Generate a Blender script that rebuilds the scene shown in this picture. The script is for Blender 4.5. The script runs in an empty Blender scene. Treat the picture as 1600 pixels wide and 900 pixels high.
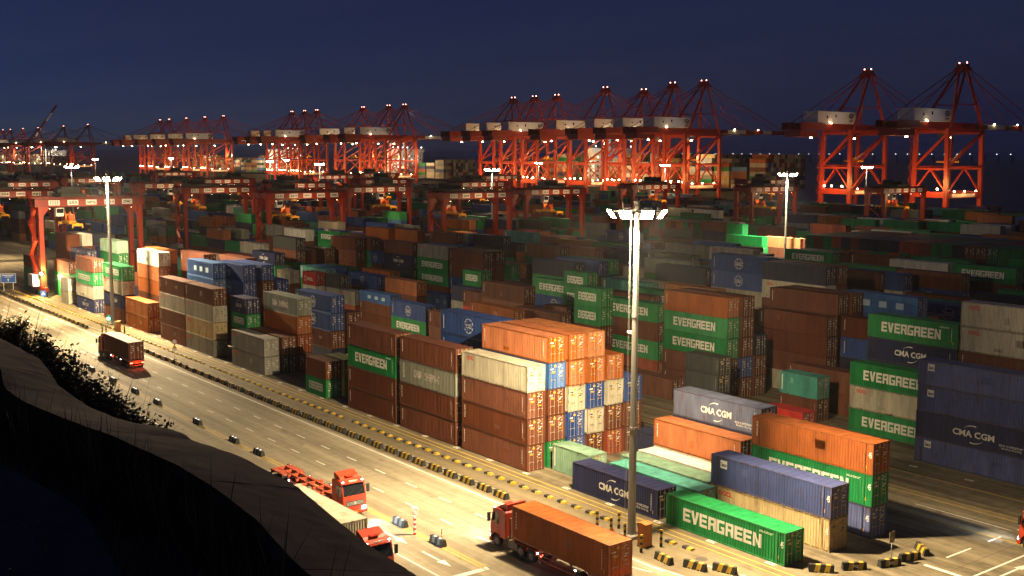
import bpy, bmesh, math, random
from mathutils import Vector, Matrix
R_ = math.radians
random.seed(7)
sc = bpy.context.scene
COL = sc.collection

# ------------------------------------------------------------------ camera
CAM_H = 33.787
YAW, PITCH, ROLL, FPX = R_(142.558), R_(6.8014), R_(0.2275), 1739.77
_cy, _sy, _cp, _sp = math.cos(YAW), math.sin(YAW), math.cos(PITCH), math.sin(PITCH)
_fwd = Vector((_cy * _cp, _sy * _cp, -_sp))
_rt = Vector((_sy, -_cy, 0))
_up = _rt.cross(_fwd)
_r2 = math.cos(ROLL) * _rt + math.sin(ROLL) * _up
_u2 = -math.sin(ROLL) * _rt + math.cos(ROLL) * _up
cam_d = bpy.data.cameras.new('camera')
cam = bpy.data.objects.new('camera', cam_d)
COL.objects.link(cam)
m = Matrix.Identity(4)
for i in range(3):
    m[i][0], m[i][1], m[i][2] = _r2[i], _u2[i], -_fwd[i]
m[2][3] = CAM_H
cam.matrix_world = m
cam_d.sensor_width = 36
cam_d.lens = FPX / 1600 * 36
cam_d.clip_start = 0.2
cam_d.clip_end = 40000
sc.camera = cam

# ------------------------------------------------------------------ sky (dusk: the sun is 3 degrees under the horizon) and exposure
world = bpy.data.worlds.new('World')
sc.world = world
world.use_nodes = True
_nt = world.node_tree
_sky = _nt.nodes.new('ShaderNodeTexSky')
_sky.sky_type = 'NISHITA'
_sky.sun_disc = False
_sky.sun_elevation = R_(-3.0)
_sky.sun_rotation = R_(212)
_sky.air_density, _sky.dust_density, _sky.ozone_density = 0.22, 0.05, 2.9
_nt.links.new(_sky.outputs[0], _nt.nodes['Background'].inputs[0])
_nt.nodes['Background'].inputs[1].default_value = 0.13
_glow = _nt.nodes.new('ShaderNodeBackground')          # even night-sky glow of the port's own light
_glow.inputs[0].default_value = (0.0075, 0.0088, 0.032, 1)
_add = _nt.nodes.new('ShaderNodeAddShader')
_nt.links.new(_nt.nodes['Background'].outputs[0], _add.inputs[0]); _nt.links.new(_glow.outputs[0], _add.inputs[1])
_nt.links.new(_add.outputs[0], [n for n in _nt.nodes if n.type == 'OUTPUT_WORLD'][0].inputs['Surface'])
sc.view_settings.view_transform = 'Standard'
sc.view_settings.look = 'None'
sc.view_settings.exposure = 0.0
sc.view_settings.gamma = 1.0
sc.view_settings.use_curve_mapping = False
sc.cycles.use_denoising = True
sc.cycles.max_bounces = 5
sc.cycles.diffuse_bounces = 3
sc.cycles.glossy_bounces = 2
sc.cycles.sample_clamp_indirect = 4.0
sc.cycles.volume_bounces = 0
sc.cycles.caustics_reflective = False
sc.cycles.caustics_refractive = False

WARM = (1.0, 0.76, 0.43)
WHITE = (1.0, 0.86, 0.58)
COOL = (0.80, 0.90, 1.0)
SODIUM = (1.0, 0.50, 0.13)
MAST_W = 330000.0

# ------------------------------------------------------------------ mesh helpers
class MB:
    def __init__(s):
        s.v, s.f, s.m = [], [], []
    def quadbox(s, p, mi=0):
        b = len(s.v)
        s.v += [tuple(q) for q in p]
        for f in ((0, 3, 2, 1), (4, 5, 6, 7), (0, 1, 5, 4), (1, 2, 6, 5), (2, 3, 7, 6), (3, 0, 4, 7)):
            s.f.append([b + i for i in f])
            s.m.append(mi)
        return s
    def box(s, x0, x1, y0, y1, z0, z1, mi=0):
        return s.quadbox([(x0, y0, z0), (x1, y0, z0), (x1, y1, z0), (x0, y1, z0), (x0, y0, z1), (x1, y0, z1), (x1, y1, z1), (x0, y1, z1)], mi)
    def beam(s, p, q, w, h, mi=0, w2=None, h2=None):
        p, q = Vector(p), Vector(q)
        d = (q - p).normalized()
        a = d.cross(Vector((0, 0, 1)))
        if a.length < 1e-4:
            a = Vector((1, 0, 0))
        a.normalize()
        b = a.cross(d)
        w2 = w if w2 is None else w2
        h2 = h if h2 is None else h2
        P = [p - a * w / 2 - b * h / 2, p + a * w / 2 - b * h / 2, p + a * w / 2 + b * h / 2, p - a * w / 2 + b * h / 2]
        Q = [q - a * w2 / 2 - b * h2 / 2, q + a * w2 / 2 - b * h2 / 2, q + a * w2 / 2 + b * h2 / 2, q - a * w2 / 2 + b * h2 / 2]
        return s.quadbox(P + Q, mi)
    def cyl(s, p, q, r0, r1=None, n=12, mi=0, caps=True):
        r1 = r0 if r1 is None else r1
        p, q = Vector(p), Vector(q)
        d = (q - p).normalized()
        a = d.cross(Vector((0, 0, 1)))
        if a.length < 1e-4:
            a = Vector((1, 0, 0))
        a.normalize()
        b = d.cross(a)
        k = len(s.v)
        for (c, r) in ((p, r0), (q, r1)):
            for i in range(n):
                t = 2 * math.pi * i / n
                s.v.append(tuple(c + a * r * math.cos(t) + b * r * math.sin(t)))
        for i in range(n):
            j = (i + 1) % n
            s.f.append([k + i, k + j, k + n + j, k + n + i])
            s.m.append(mi)
        if caps:
            s.f.append([k + i for i in range(n)][::-1]); s.m.append(mi)
            s.f.append([k + n + i for i in range(n)]); s.m.append(mi)
        return s
    def prism(s, poly, y0, y1, mi=0, ax='y'):
        """poly in (x,z) extruded along y (ax='y'); in (y,z) along x (ax='x'); in (x,y) along z (ax='z')"""
        k, n = len(s.v), len(poly)
        for y in (y0, y1):
            for a, b in poly:
                s.v.append((a, y, b) if ax == 'y' else ((y, a, b) if ax == 'x' else (a, b, y)))
        s.f.append([k + i for i in range(n)]); s.m.append(mi)
        s.f.append([k + n + i for i in range(n)][::-1]); s.m.append(mi)
        for i in range(n):
            j = (i + 1) % n
            s.f.append([k + j, k + i, k + n + i, k + n + j]); s.m.append(mi)
        return s
    def poly(s, pts, mi=0):
        k = len(s.v)
        s.v += [tuple(p) for p in pts]
        s.f.append(list(range(k, k + len(pts)))); s.m.append(mi)
        return s
    def mesh(s, name, nmat=1, mats=None, smooth=False, fix=True):
        me = bpy.data.meshes.new(name)
        me.from_pydata(s.v, [], s.f)
        for i in range(len(mats) if mats else nmat):
            me.materials.append(mats[i] if mats else None)
        me.polygons.foreach_set('material_index', s.m)
        if smooth:
            me.polygons.foreach_set('use_smooth', [True] * len(s.f))
        me.update()
        if fix:
            bm = bmesh.new(); bm.from_mesh(me)
            bmesh.ops.recalc_face_normals(bm, faces=bm.faces)
            bm.to_mesh(me); bm.free()
        return me
    def build(s, name, mats, parent=None, smooth=False, fix=True):
        if not isinstance(mats, (list, tuple)):
            mats = [mats]
        return ob(name, s.mesh(name, mats=mats, smooth=smooth, fix=fix), parent)

def ob(name, me, parent=None, loc=None, mat=None):
    o = bpy.data.objects.new(name, me)
    COL.objects.link(o)
    if parent is not None:
        o.parent = parent
    if loc is not None:
        o.location = loc
    if mat is not None:
        for sl in o.material_slots:
            sl.link = 'OBJECT'
            sl.material = mat
    return o

def tag(o, label=None, cat=None, group=None, kind=None):
    if label: o['label'] = label
    if cat: o['category'] = cat
    if group: o['group'] = group
    if kind: o['kind'] = kind
    return o

def thing(name, label, cat, loc=(0, 0, 0), rz=0.0, group=None):
    o = bpy.data.objects.new(name, None)
    COL.objects.link(o)
    o.location = loc
    o.rotation_euler = (0, 0, rz)
    o.empty_display_size = 0.2
    return tag(o, label, cat, group)

def spawn(proto, name, label, cat, loc, rz=0.0, group=None):
    """proto: list of (part name, mesh, index of parent part or None)"""
    root = thing(name, label, cat, loc, rz, group)
    made = []
    for (pn, me, pi) in proto:
        made.append(ob(pn, me, root if pi is None else made[pi]))
    return root

def lamp(kind, loc, power, color, parent=None, radius=0.3, rot=None, size=None, blend=0.6, name='lamp_or_fill_light'):
    ld = bpy.data.lights.new(name, kind)
    ld.energy = power
    ld.color = color
    ld.shadow_soft_size = radius
    if kind == 'SPOT':
        ld.spot_size = size
        ld.spot_blend = blend
    o = bpy.data.objects.new(name, ld)
    COL.objects.link(o)
    if parent is not None:
        o.parent = parent
    o.location = loc
    if rot is not None:   # direction vector
        o.rotation_euler = Vector(rot).to_track_quat('-Z', 'Y').to_euler()
    return o

ORD = ['first', 'second', 'third', 'fourth', 'fifth', 'sixth', 'seventh', 'eighth', 'ninth', 'tenth', 'eleventh', 'twelfth', 'thirteenth', 'fourteenth', 'fifteenth', 'sixteenth', 'seventeenth', 'eighteenth', 'nineteenth']
TENS = {2: 'twent', 3: 'thirt', 4: 'fort', 5: 'fift', 6: 'sixt', 7: 'sevent', 8: 'eight', 9: 'ninet'}
def ordw(n):   # 1-based ordinal in words
    pre = ''
    if n >= 100:
        pre, n = 'hundred-and-', n - 100
        if n == 0: return 'hundredth'
    if n <= 19: return pre + ORD[n - 1]
    t, u = divmod(n, 10)
    return pre + (TENS[t] + 'ieth' if u == 0 else TENS[t] + 'y-' + ORD[u - 1])

# ------------------------------------------------------------------ materials
MATS = {}
def mat(name, color, rough=0.55, metal=0.0, emit=None, estr=0.0, wear=0.0, rust=0.0, nscale=1.2, vary=0.0, bump=0.0, spec=0.4, rustcol=(0.10, 0.04, 0.02)):
    if name in MATS:
        return MATS[name]
    m = bpy.data.materials.new(name)
    m.use_nodes = True
    nt = m.node_tree
    b = nt.nodes['Principled BSDF']
    b.inputs['Roughness'].default_value = rough
    b.inputs['Metallic'].default_value = metal
    b.inputs['Specular IOR Level'].default_value = spec
    col = (*color, 1)
    b.inputs['Base Color'].default_value = col
    if emit:
        b.inputs['Emission Color'].default_value = (*emit, 1)
        b.inputs['Emission Strength'].default_value = estr
    last = None
    def mix(a, bcol, fac, mode='MIX'):
        n = nt.nodes.new('ShaderNodeMix'); n.data_type = 'RGBA'; n.blend_type = mode
        if isinstance(fac, float): n.inputs[0].default_value = fac
        else: nt.links.new(fac, n.inputs[0])
        if isinstance(a, tuple): n.inputs[6].default_value = a
        else: nt.links.new(a, n.inputs[6])
        if isinstance(bcol, tuple): n.inputs[7].default_value = bcol
        else: nt.links.new(bcol, n.inputs[7])
        return n.outputs[2]
    cur = col
    if wear or rust or bump:
        tc = nt.nodes.new('ShaderNodeTexCoord')
        oi = nt.nodes.new('ShaderNodeObjectInfo')
        ofs = nt.nodes.new('ShaderNodeVectorMath'); ofs.operation = 'ADD'
        sc3 = nt.nodes.new('ShaderNodeVectorMath'); sc3.operation = 'SCALE'
        nt.links.new(oi.outputs['Location'], sc3.inputs[0]); sc3.inputs['Scale'].default_value = 0.37
        nt.links.new(tc.outputs['Object'], ofs.inputs[0]); nt.links.new(sc3.outputs[0], ofs.inputs[1])
        mp = nt.nodes.new('ShaderNodeMapping'); nt.links.new(ofs.outputs[0], mp.inputs[0])
        mp.inputs['Scale'].default_value = (1.0, 1.0, 0.22)
        nz = nt.nodes.new('ShaderNodeTexNoise'); nz.inputs['Scale'].default_value = nscale; nz.inputs['Detail'].default_value = 6; nz.inputs['Roughness'].default_value = 0.65
        nt.links.new(mp.outputs[0], nz.inputs[0])
        if wear:
            rp = nt.nodes.new('ShaderNodeMapRange'); rp.inputs[1].default_value = 0.3; rp.inputs[2].default_value = 0.75; rp.inputs[3].default_value = 1.0 - wear; rp.inputs[4].default_value = 1.0 + wear * 0.4
            nt.links.new(nz.outputs[0], rp.inputs[0])
            cb = nt.nodes.new('ShaderNodeCombineColor')
            for i in range(3): nt.links.new(rp.outputs[0], cb.inputs[i])
            cur = mix(cur, cb.outputs[0], 1.0, 'MULTIPLY')
        if rust:
            nz2 = nt.nodes.new('ShaderNodeTexNoise'); nz2.inputs['Scale'].default_value = 2.6; nz2.inputs['Detail'].default_value = 8; nz2.inputs['Roughness'].default_value = 0.7
            nt.links.new(mp.outputs[0], nz2.inputs[0])
            rp2 = nt.nodes.new('ShaderNodeMapRange'); rp2.inputs[1].default_value = 0.70 - rust * 0.25; rp2.inputs[2].default_value = 0.80 - rust * 0.2
            nt.links.new(nz2.outputs[0], rp2.inputs[0])
            cur = mix(cur, (*rustcol, 1), rp2.outputs[0])
        if bump:
            bp = nt.nodes.new('ShaderNodeBump'); bp.inputs['Strength'].default_value = bump; bp.inputs['Distance'].default_value = 0.02
            nt.links.new(nz.outputs[0], bp.inputs['Height']); nt.links.new(bp.outputs[0], b.inputs['Normal'])
    if vary:
        oi2 = nt.nodes.new('ShaderNodeObjectInfo')
        hs = nt.nodes.new('ShaderNodeHueSaturation')
        rv = nt.nodes.new('ShaderNodeMapRange'); rv.inputs[3].default_value = 1 - vary; rv.inputs[4].default_value = 1 + vary
        nt.links.new(oi2.outputs['Random'], rv.inputs[0]); nt.links.new(rv.outputs[0], hs.inputs['Value'])
        rs = nt.nodes.new('ShaderNodeMapRange'); rs.inputs[3].default_value = 1.05; rs.inputs[4].default_value = 1 - vary * 0.6
        nt.links.new(oi2.outputs['Random'], rs.inputs[0]); nt.links.new(rs.outputs[0], hs.inputs['Saturation'])
        if isinstance(cur, tuple): hs.inputs['Color'].default_value = cur
        else: nt.links.new(cur, hs.inputs['Color'])
        cur = hs.outputs[0]
    if not isinstance(cur, tuple):
        nt.links.new(cur, b.inputs['Base Color'])
    MATS[name] = m
    return m

def ground_mat(name, c1, c2, slab=(5.0, 5.0), joint=0.5, streak=0.5, rough=0.8):
    m = bpy.data.materials.new(name); m.use_nodes = True
    nt = m.node_tree; L = nt.links.new
    b = nt.nodes['Principled BSDF']; b.inputs['Roughness'].default_value = rough; b.inputs['Specular IOR Level'].default_value = 0.25
    geo = nt.nodes.new('ShaderNodeNewGeometry')
    def noise(scale, det, stretch):
        mp = nt.nodes.new('ShaderNodeMapping'); mp.inputs['Scale'].default_value = stretch; L(geo.outputs['Position'], mp.inputs[0])
        n = nt.nodes.new('ShaderNodeTexNoise'); n.inputs['Scale'].default_value = scale; n.inputs['Detail'].default_value = det; n.inputs['Roughness'].default_value = 0.6
        L(mp.outputs[0], n.inputs[0]); return n.outputs[0]
    def mr(x, a, b_, c, d):
        r = nt.nodes.new('ShaderNodeMapRange'); L(x, r.inputs[0])
        for i, q in enumerate((a, b_, c, d)): r.inputs[1 + i].default_value = q
        return r.outputs[0]
    def mth(op, x, y=None, z=None):
        n = nt.nodes.new('ShaderNodeMath'); n.operation = op
        for i, q in enumerate((x, y, z)):
            if q is None: continue
            if isinstance(q, (int, float)): n.inputs[i].default_value = q
            else: L(q, n.inputs[i])
        return n.outputs[0]
    big = noise(0.07, 4, (1, 1, 1)); mid = noise(0.9, 6, (1, 1, 1)); fine = noise(9.0, 4, (1, 1, 1))
    st = noise(0.8, 5, (0.03, 1.0, 1))
    v = mth('ADD', mr(big, 0.3, 0.7, -0.22, 0.22), mr(mid, 0.25, 0.75, -0.22, 0.22))
    v = mth('ADD', v, mr(fine, 0.2, 0.8, -0.12, 0.12))
    v = mth('ADD', v, mr(st, 0.35, 0.7, streak * 0.3, -streak))
    spots = noise(0.55, 3, (0.6, 1.4, 1))
    v = mth('ADD', v, mr(spots, 0.62, 0.74, 0.0, -0.5))
    sep = nt.nodes.new('ShaderNodeSeparateXYZ'); L(geo.outputs['Position'], sep.inputs[0])
    jt = None
    for i in range(2):
        fr = mth('FRACT', mth('DIVIDE', sep.outputs[i], slab[i]))
        d = mth('ABSOLUTE', mth('SUBTRACT', fr, 0.5))
        k = mth('GREATER_THAN', d, 0.5 - 0.03 / slab[i])
        jt = k if jt is None else mth('MAXIMUM', jt, k)
    v = mth('SUBTRACT', v, mth('MULTIPLY', jt, joint))
    f = mr(v, -0.6, 0.6, 0.0, 1.0)
    mx = nt.nodes.new('ShaderNodeMix'); mx.data_type = 'RGBA'; L(f, mx.inputs[0])
    mx.inputs[6].default_value = (*c1, 1); mx.inputs[7].default_value = (*c2, 1)
    L(mx.outputs[2], b.inputs['Base Color'])
    bp = nt.nodes.new('ShaderNodeBump'); bp.inputs['Strength'].default_value = 0.15; bp.inputs['Distance'].default_value = 0.02
    L(fine, bp.inputs['Height']); L(bp.outputs[0], b.inputs['Normal'])
    return m

def em(name, color, strength):
    return mat(name, (0.8, 0.8, 0.8), emit=color, estr=strength)

M_YARD = ground_mat('yard_concrete', (0.075, 0.06, 0.038), (0.30, 0.25, 0.165), (6.0, 5.0), 0.6, 0.7)
M_ROAD = ground_mat('road_concrete', (0.16, 0.135, 0.095), (0.36, 0.31, 0.22), (5.0, 3.6), 0.4, 0.75)
M_STRIP = ground_mat('verge_concrete', (0.09, 0.07, 0.045), (0.24, 0.195, 0.12), (9.0, 7.0), 0.5, 0.5)
M_PAINTW = mat('road_paint_white', (0.72, 0.70, 0.64), 0.7, wear=0.35, nscale=3.0)
M_PAINTY = mat('road_paint_yellow', (0.55, 0.36, 0.05), 0.7, wear=0.45, nscale=3.0)
M_YEL = mat('safety_yellow', (0.50, 0.33, 0.03), 0.6, wear=0.35, vary=0.12, nscale=4)
M_BLK = mat('safety_black', (0.022, 0.022, 0.02), 0.65, wear=0.3, nscale=4)
M_CONC = mat('cast_concrete', (0.26, 0.24, 0.2), 0.85, wear=0.3, nscale=3)
M_RED = mat('crane_red', (0.25, 0.020, 0.008), 0.45, wear=0.25, nscale=0.6)
M_RED2 = mat('crane_red_bright', (0.34, 0.030, 0.009), 0.45, wear=0.2, nscale=0.6)
M_DARK = mat('dark_machinery', (0.03, 0.028, 0.028), 0.6, wear=0.3)
M_STEEL = mat('galvanised_steel', (0.42, 0.42, 0.40), 0.5, 0.3, wear=0.2)
M_POLE = mat('mast_paint', (0.25, 0.245, 0.225), 0.55, wear=0.15)
M_SPR = mat('spreader_yellow', (0.75, 0.36, 0.02), 0.5, wear=0.2)
M_HEAD = mat('headblock_orange', (0.60, 0.10, 0.015), 0.5, wear=0.2)
M_HOUSE = mat('house_white', (0.66, 0.66, 0.66), 0.5, wear=0.12)
M_SIGN = mat('sign_white', (0.75, 0.75, 0.72), 0.6, wear=0.15)
M_INK = mat('sign_ink', (0.02, 0.02, 0.025), 0.6)
M_TYRE = mat('tyre_rubber', (0.025, 0.024, 0.022), 0.85, wear=0.3)
M_RIM = mat('wheel_rim', (0.22, 0.17, 0.14), 0.6, wear=0.3)
M_TRUCK = mat('truck_red', (0.44, 0.046, 0.02), 0.42, wear=0.45, nscale=2.0, spec=0.4, rust=0.12)
M_CHAS = mat('chassis_dirty', (0.13, 0.10, 0.07), 0.7, wear=0.4, nscale=3)
M_TRAIL = mat('trailer_red', (0.40, 0.07, 0.03), 0.55, wear=0.35, nscale=2.5)
M_GLASS = mat('window_glass', (0.012, 0.014, 0.016), 0.08, spec=0.8)
M_LENS = em('flood_lens', (1.0, 0.86, 0.60), 150.0)
M_LENSFAR = em('flood_lens_far', (1.0, 0.86, 0.62), 110.0)
M_LAMPO = em('crane_lamp', (1.0, 0.70, 0.36), 60.0)
M_HEADL = em('headlight_lens', (0.92, 0.96, 1.0), 60.0)
M_TAIL = em('tail_lens', (1.0, 0.10, 0.04), 9.0)
M_MARK = em('marker_lens', (0.95, 0.97, 1.0), 14.0)
M_REDL = em('aviation_lens', (1.0, 0.35, 0.25), 12.0)
M_STUD = em('barrier_stud_lens', (0.75, 0.80, 1.0), 1.3)
M_BLUE = mat('sign_blue', (0.03, 0.11, 0.42), 0.5)
M_ORANGE = mat('cabinet_orange', (0.52, 0.17, 0.045), 0.55, wear=0.25, nscale=2)
# ------------------------------------------------------------------ the setting
def sheet(name, x0, x1, y0, y1, z, m, parent=None, kind='structure'):
    o = MB().poly([(x0, y0, z), (x1, y0, z), (x1, y1, z), (x0, y1, z)]).build(name, m, parent)
    if parent is None:
        o['kind'] = kind
    return o

QY = 519.0
ground = sheet('ground', -6000, 900, -300, QY, 0.0, M_YARD)
MB().box(-6000, 900, QY - 2.5, QY - 0.01, -6, -0.004).build('quay_wall', M_CONC, ground)
MB().box(-6000, 900, QY - 2.4, QY - 1.6, 0.004, 0.3).build('quay_kerb', M_YEL, ground)
def sea_mat():
    m = bpy.data.materials.new('sea_water'); m.use_nodes = True
    nt = m.node_tree; b = nt.nodes['Principled BSDF']
    b.inputs['Base Color'].default_value = (0.02, 0.02, 0.024, 1); b.inputs['Roughness'].default_value = 0.45
    geo = nt.nodes.new('ShaderNodeNewGeometry'); n = nt.nodes.new('ShaderNodeTexNoise'); n.inputs['Scale'].default_value = 0.12; n.inputs['Detail'].default_value = 6
    nt.links.new(geo.outputs['Position'], n.inputs[0])
    bp = nt.nodes.new('ShaderNodeBump'); bp.inputs['Strength'].default_value = 0.5; bp.inputs['Distance'].default_value = 0.6
    nt.links.new(n.outputs[0], bp.inputs['Height']); nt.links.new(bp.outputs[0], b.inputs['Normal'])
    return m
sheet('sea', -32000, 32000, QY - 2, 32000, -4.0, sea_mat())
road = sheet('road', -1500, 300, 40.0, 63.75, 0.004, M_ROAD)
verge = sheet('verge', -1500, -45, 63.75, 71.6, 0.004, M_STRIP)
MB().box(-1500, -86, 65.35, 65.6, 0.0, 0.12).build('kerb', M_CONC, verge)

def strip(name, x0, x1, y0, y1, m, par, z=0.008, jitter=0.0):
    return MB().poly([(x0, y0, z), (x1, y0 + jitter, z), (x1, y1 + jitter, z), (x0, y1, z)]).build(name, m, par)
strip('edge_line', -1500, -62, 63.14, 63.34, M_PAINTW, road)
strip('yellow_line', -1500, -71, 51.75, 51.92, M_PAINTY, road)
strip('yellow_line', -1500, -71, 52.22, 52.39, M_PAINTY, road)
strip('lane_line', -1500, -40, 47.9, 48.06, M_PAINTW, road)
strip('stop_line', -71.6, -71.0, 48.2, 52.4, M_PAINTW, road)
strip('edge_line', -1500, 200, 44.1, 44.3, M_PAINTW, road)
dash_me = MB().poly([(-1.05, -0.08, 0), (1.05, -0.08, 0), (1.05, 0.08, 0), (-1.05, 0.08, 0)]).mesh('lane_dash', mats=[M_PAINTW])
for y, ph in ((56.05, 0.0), (59.6, 0.6)):
    x = -21.0 + ph
    while x > -430:
        ob('lane_dash', dash_me, road, (x, y, 0.008))
        x -= 6.2
arrow_me = MB().poly([(-2.2, -0.1, 0), (0.6, -0.1, 0), (0.6, 0.1, 0), (-2.2, 0.1, 0)]).poly([(0.6, -0.38, 0), (2.2, 0, 0), (0.6, 0.38, 0)]).mesh('lane_arrow', mats=[M_PAINTW])
for x, y, r in ((-82.4, 50.0, 0), (-75.6, 50.0, 0), (-256, 54.2, math.pi), (-255.8, 57.9, math.pi), (-256.5, 61.4, math.pi), (-238, 54.2, math.pi), (-237, 57.9, math.pi), (-236, 61.4, math.pi)):
    o = ob('lane_arrow', arrow_me, road, (x, y, 0.0085)); o.rotation_euler = (0, 0, r)
for x0, x1, y in ((-63.2, -57.6, 63.3), (-61.4, -57.3, 66.9), (-66, -62.5, 61.4)):
    strip('lane_dash', x0, x1, y, y + 0.14, M_PAINTW, ground, 0.0125, 0.9)
# yard markings
yl = thing_none = None
for y in (70.05, 70.95):
    strip('yellow_line', -330, -46, y, y + 0.16, M_PAINTY, ground, 0.0125)
for y in (92.8, 98.4, 99.4, 104.9, 128.9, 166.0, 224):
    strip('yellow_line', -330, -28, y, y + 0.16, M_PAINTY, ground, 0.0085)
for y0, y1 in ((84.8, 88.6), (91.4, 93.5), (96.4, 98.6), (101.5, 103.7)):
    strip('lane_dash', -50.0, -49.82, y0, y1, M_PAINTW, ground, 0.0085)
strip('lane_line', -46.3, -46.1, 82, 125, M_PAINTW, ground, 0.0085)
strip('stop_line', -50.1, -46.4, 81.6, 82.0, M_PAINTW, ground, 0.0085)
strip('lane_line', -60, -50.2, 95.8, 95.92, M_PAINTW, ground, 0.0085)
o = ob('lane_arrow', arrow_me, ground, (-44.9, 86.6, 0.0085)); o.rotation_euler = (0, 0, math.pi / 2)
# slot numbers painted on the yard strip in front of the stacks
slot_me = MB().poly([(-0.5, -0.22, 0), (0.5, -0.22, 0), (0.5, -0.1, 0), (-0.5, -0.1, 0)]).poly([(-0.5, 0.1, 0), (0.5, 0.1, 0), (0.5, 0.22, 0), (-0.5, 0.22, 0)]).poly([(-0.5, -0.1, 0), (-0.36, -0.1, 0), (-0.36, 0.1, 0), (-0.5, 0.1, 0)]).poly([(0.1, -0.1, 0), (0.24, -0.1, 0), (0.24, 0.1, 0), (0.1, 0.1, 0)]).mesh('slot_mark', mats=[M_PAINTW])
for i in range(30):
    ob('slot_mark', slot_me, ground, (-58 - i * 6.6, 71.72, 0.0085))
for i in range(7):
    ob('slot_mark', slot_me, ground, (-48 - i * 6.6, 107.6, 0.0085))
MB().cyl((-62.2, 67.9, 0.004), (-62.2, 67.9, 0.012), 0.55, n=20).build('manhole_cover', mat('iron_cover', (0.07, 0.06, 0.05), 0.6), verge)

# the hill the camera stands on, with its two parapets
def hill_z(y):
    P = [(-90, 31.0), (0.9, 30.6), (1.6, 29.0), (4.5, 27.6), (6.4, 27.2), (8.6, 26.6), (9.6, 25.0), (14, 19.0), (24, 8.5), (38.5, -0.4)]
    for (a, za), (b, zb) in zip(P, P[1:]):
        if y <= b:
            return za + (zb - za) * (y - a) / (b - a)
    return -0.4
hv = MB(); ys = [-90, -30, -8, 0, 0.9, 1.6, 2.5, 3.5, 4.5, 5.5, 6.4, 7.5, 8.6, 9.6, 11, 12.5, 14, 17, 20, 24, 29, 34, 38.5]
xs = [-170 + 2.5 * i for i in range(109)]
rh = random.Random(3)
for x in xs:
    for y in ys:
        k = 0.25 if 2 < y < 34 else 0.0
        hv.v.append((x, y, hill_z(y) + rh.uniform(-k, k)))
ny = len(ys)
for i in range(len(xs) - 1):
    for j in range(ny - 1):
        hv.f.append([i * ny + j, (i + 1) * ny + j, (i + 1) * ny + j + 1, i * ny + j + 1]); hv.m.append(0)
M_SOIL = mat('hill_soil', (0.035, 0.032, 0.02), 0.95, wear=0.4, nscale=0.8)
tag(hv.build('hill', M_SOIL, None, True, False), kind='structure')

FAR = [(-75, 8.9), (-50, 8.8), (-39.43, 8.73), (-34.62, 8.73), (-32.17, 8.4), (-30.43, 8.1), (-29.0, 8.02), (-27.23, 7.96), (-25.9, 8.08), (-24.99, 8.25), (-24.32, 8.64), (-23.39, 8.83), (-22.69, 8.74), (-21.79, 8.9), (-20.88, 9.04), (-18.21, 9.01), (-16.79, 8.79), (-14.9, 8.52), (-13.19, 8.42), (-9, 8.3), (20, 8.1)]
NEAR = [(-75, 7.3), (-50, 7.2), (-31.2, 6.87), (-28.3, 6.31), (-26.4, 6.28), (-23.87, 6.60), (-22.12, 6.88), (-19.32, 7.14), (-17.5, 7.14), (-15.6, 7.0), (-13.66, 6.66), (-12.96, 6.60), (-9, 6.5), (20, 6.4)]
def lerp(P, x):
    for (a, ya), (b, yb) in zip(P, P[1:]):
        if x <= b:
            return ya + (yb - ya) * (x - a) / (b - a)
    return P[-1][1]
M_WALL = mat('parapet_concrete', (0.27, 0.14, 0.09), 0.9, wear=0.75, nscale=0.7, bump=0.5)
par = thing('parapet_wall', 'long low concrete parapet with broad sloping coping along the dark hillside', 'wall', (0, 0, 0))
body = MB(); step = 1.0; x = -74.0
while x < 19:
    x1 = x + step
    b = [(x, lerp(NEAR, x) + 0.06, 26.4), (x1, lerp(NEAR, x1) + 0.06, 26.4), (x1, lerp(FAR, x1) - 0.08, 26.0), (x, lerp(FAR, x) - 0.08, 26.0)]
    t = [(x, lerp(NEAR, x) + 0.06, 27.93), (x1, lerp(NEAR, x1) + 0.06, 27.93), (x1, lerp(FAR, x1) - 0.08, 27.43), (x, lerp(FAR, x) - 0.08, 27.43)]
    body.quadbox(b + t); x = x1
body.build('wall_body', M_WALL, par)
x = -74.0; rw = random.Random(5)
while x < 18:
    ln = 4.6 + rw.uniform(-0.5, 0.8); st = MB(); nx, nyy = 12, 5; dz = rw.uniform(-0.006, 0.006)
    for i in range(nx + 1):
        xx = x + 0.012 + (ln - 0.024) * i / nx
        for j in range(nyy + 1):
            t = j / nyy
            y = lerp(NEAR, xx) * (1 - t) + lerp(FAR, xx) * t
            e = 0.015 if j in (0, nyy) else 0.0
            st.v.append((xx, y, 28.2 - 0.5 * t + dz - e + rw.uniform(-0.006, 0.006)))
    nn = len(st.v)
    st.v += [(a, b_, c - 0.25) for a, b_, c in st.v]
    w = nyy + 1
    for i in range(nx):
        for j in range(nyy):
            q = [i * w + j, (i + 1) * w + j, (i + 1) * w + j + 1, i * w + j + 1]
            st.f.append(q); st.m.append(0)
    for i in range(nx):
        for j in (0, nyy):
            st.f.append([i * w + j, (i + 1) * w + j, nn + (i + 1) * w + j, nn + i * w + j]); st.m.append(0)
    for j in range(nyy):
        for i in (0, nx):
            st.f.append([i * w + j, i * w + j + 1, nn + i * w + j + 1, nn + i * w + j]); st.m.append(0)
    st.build('coping_stone', M_WALL, par, False, True)
    x += ln
LE = [(-40, 2.3), (-10.54, 2.28), (-9.76, 2.4), (-8.94, 2.48), (-8.39, 2.44), (-7.84, 2.36), (-7.23, 2.27), (-5, 2.0), (-3, 1.7)]
poly = LE + [(-3, -4), (-40, -4)]
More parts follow.
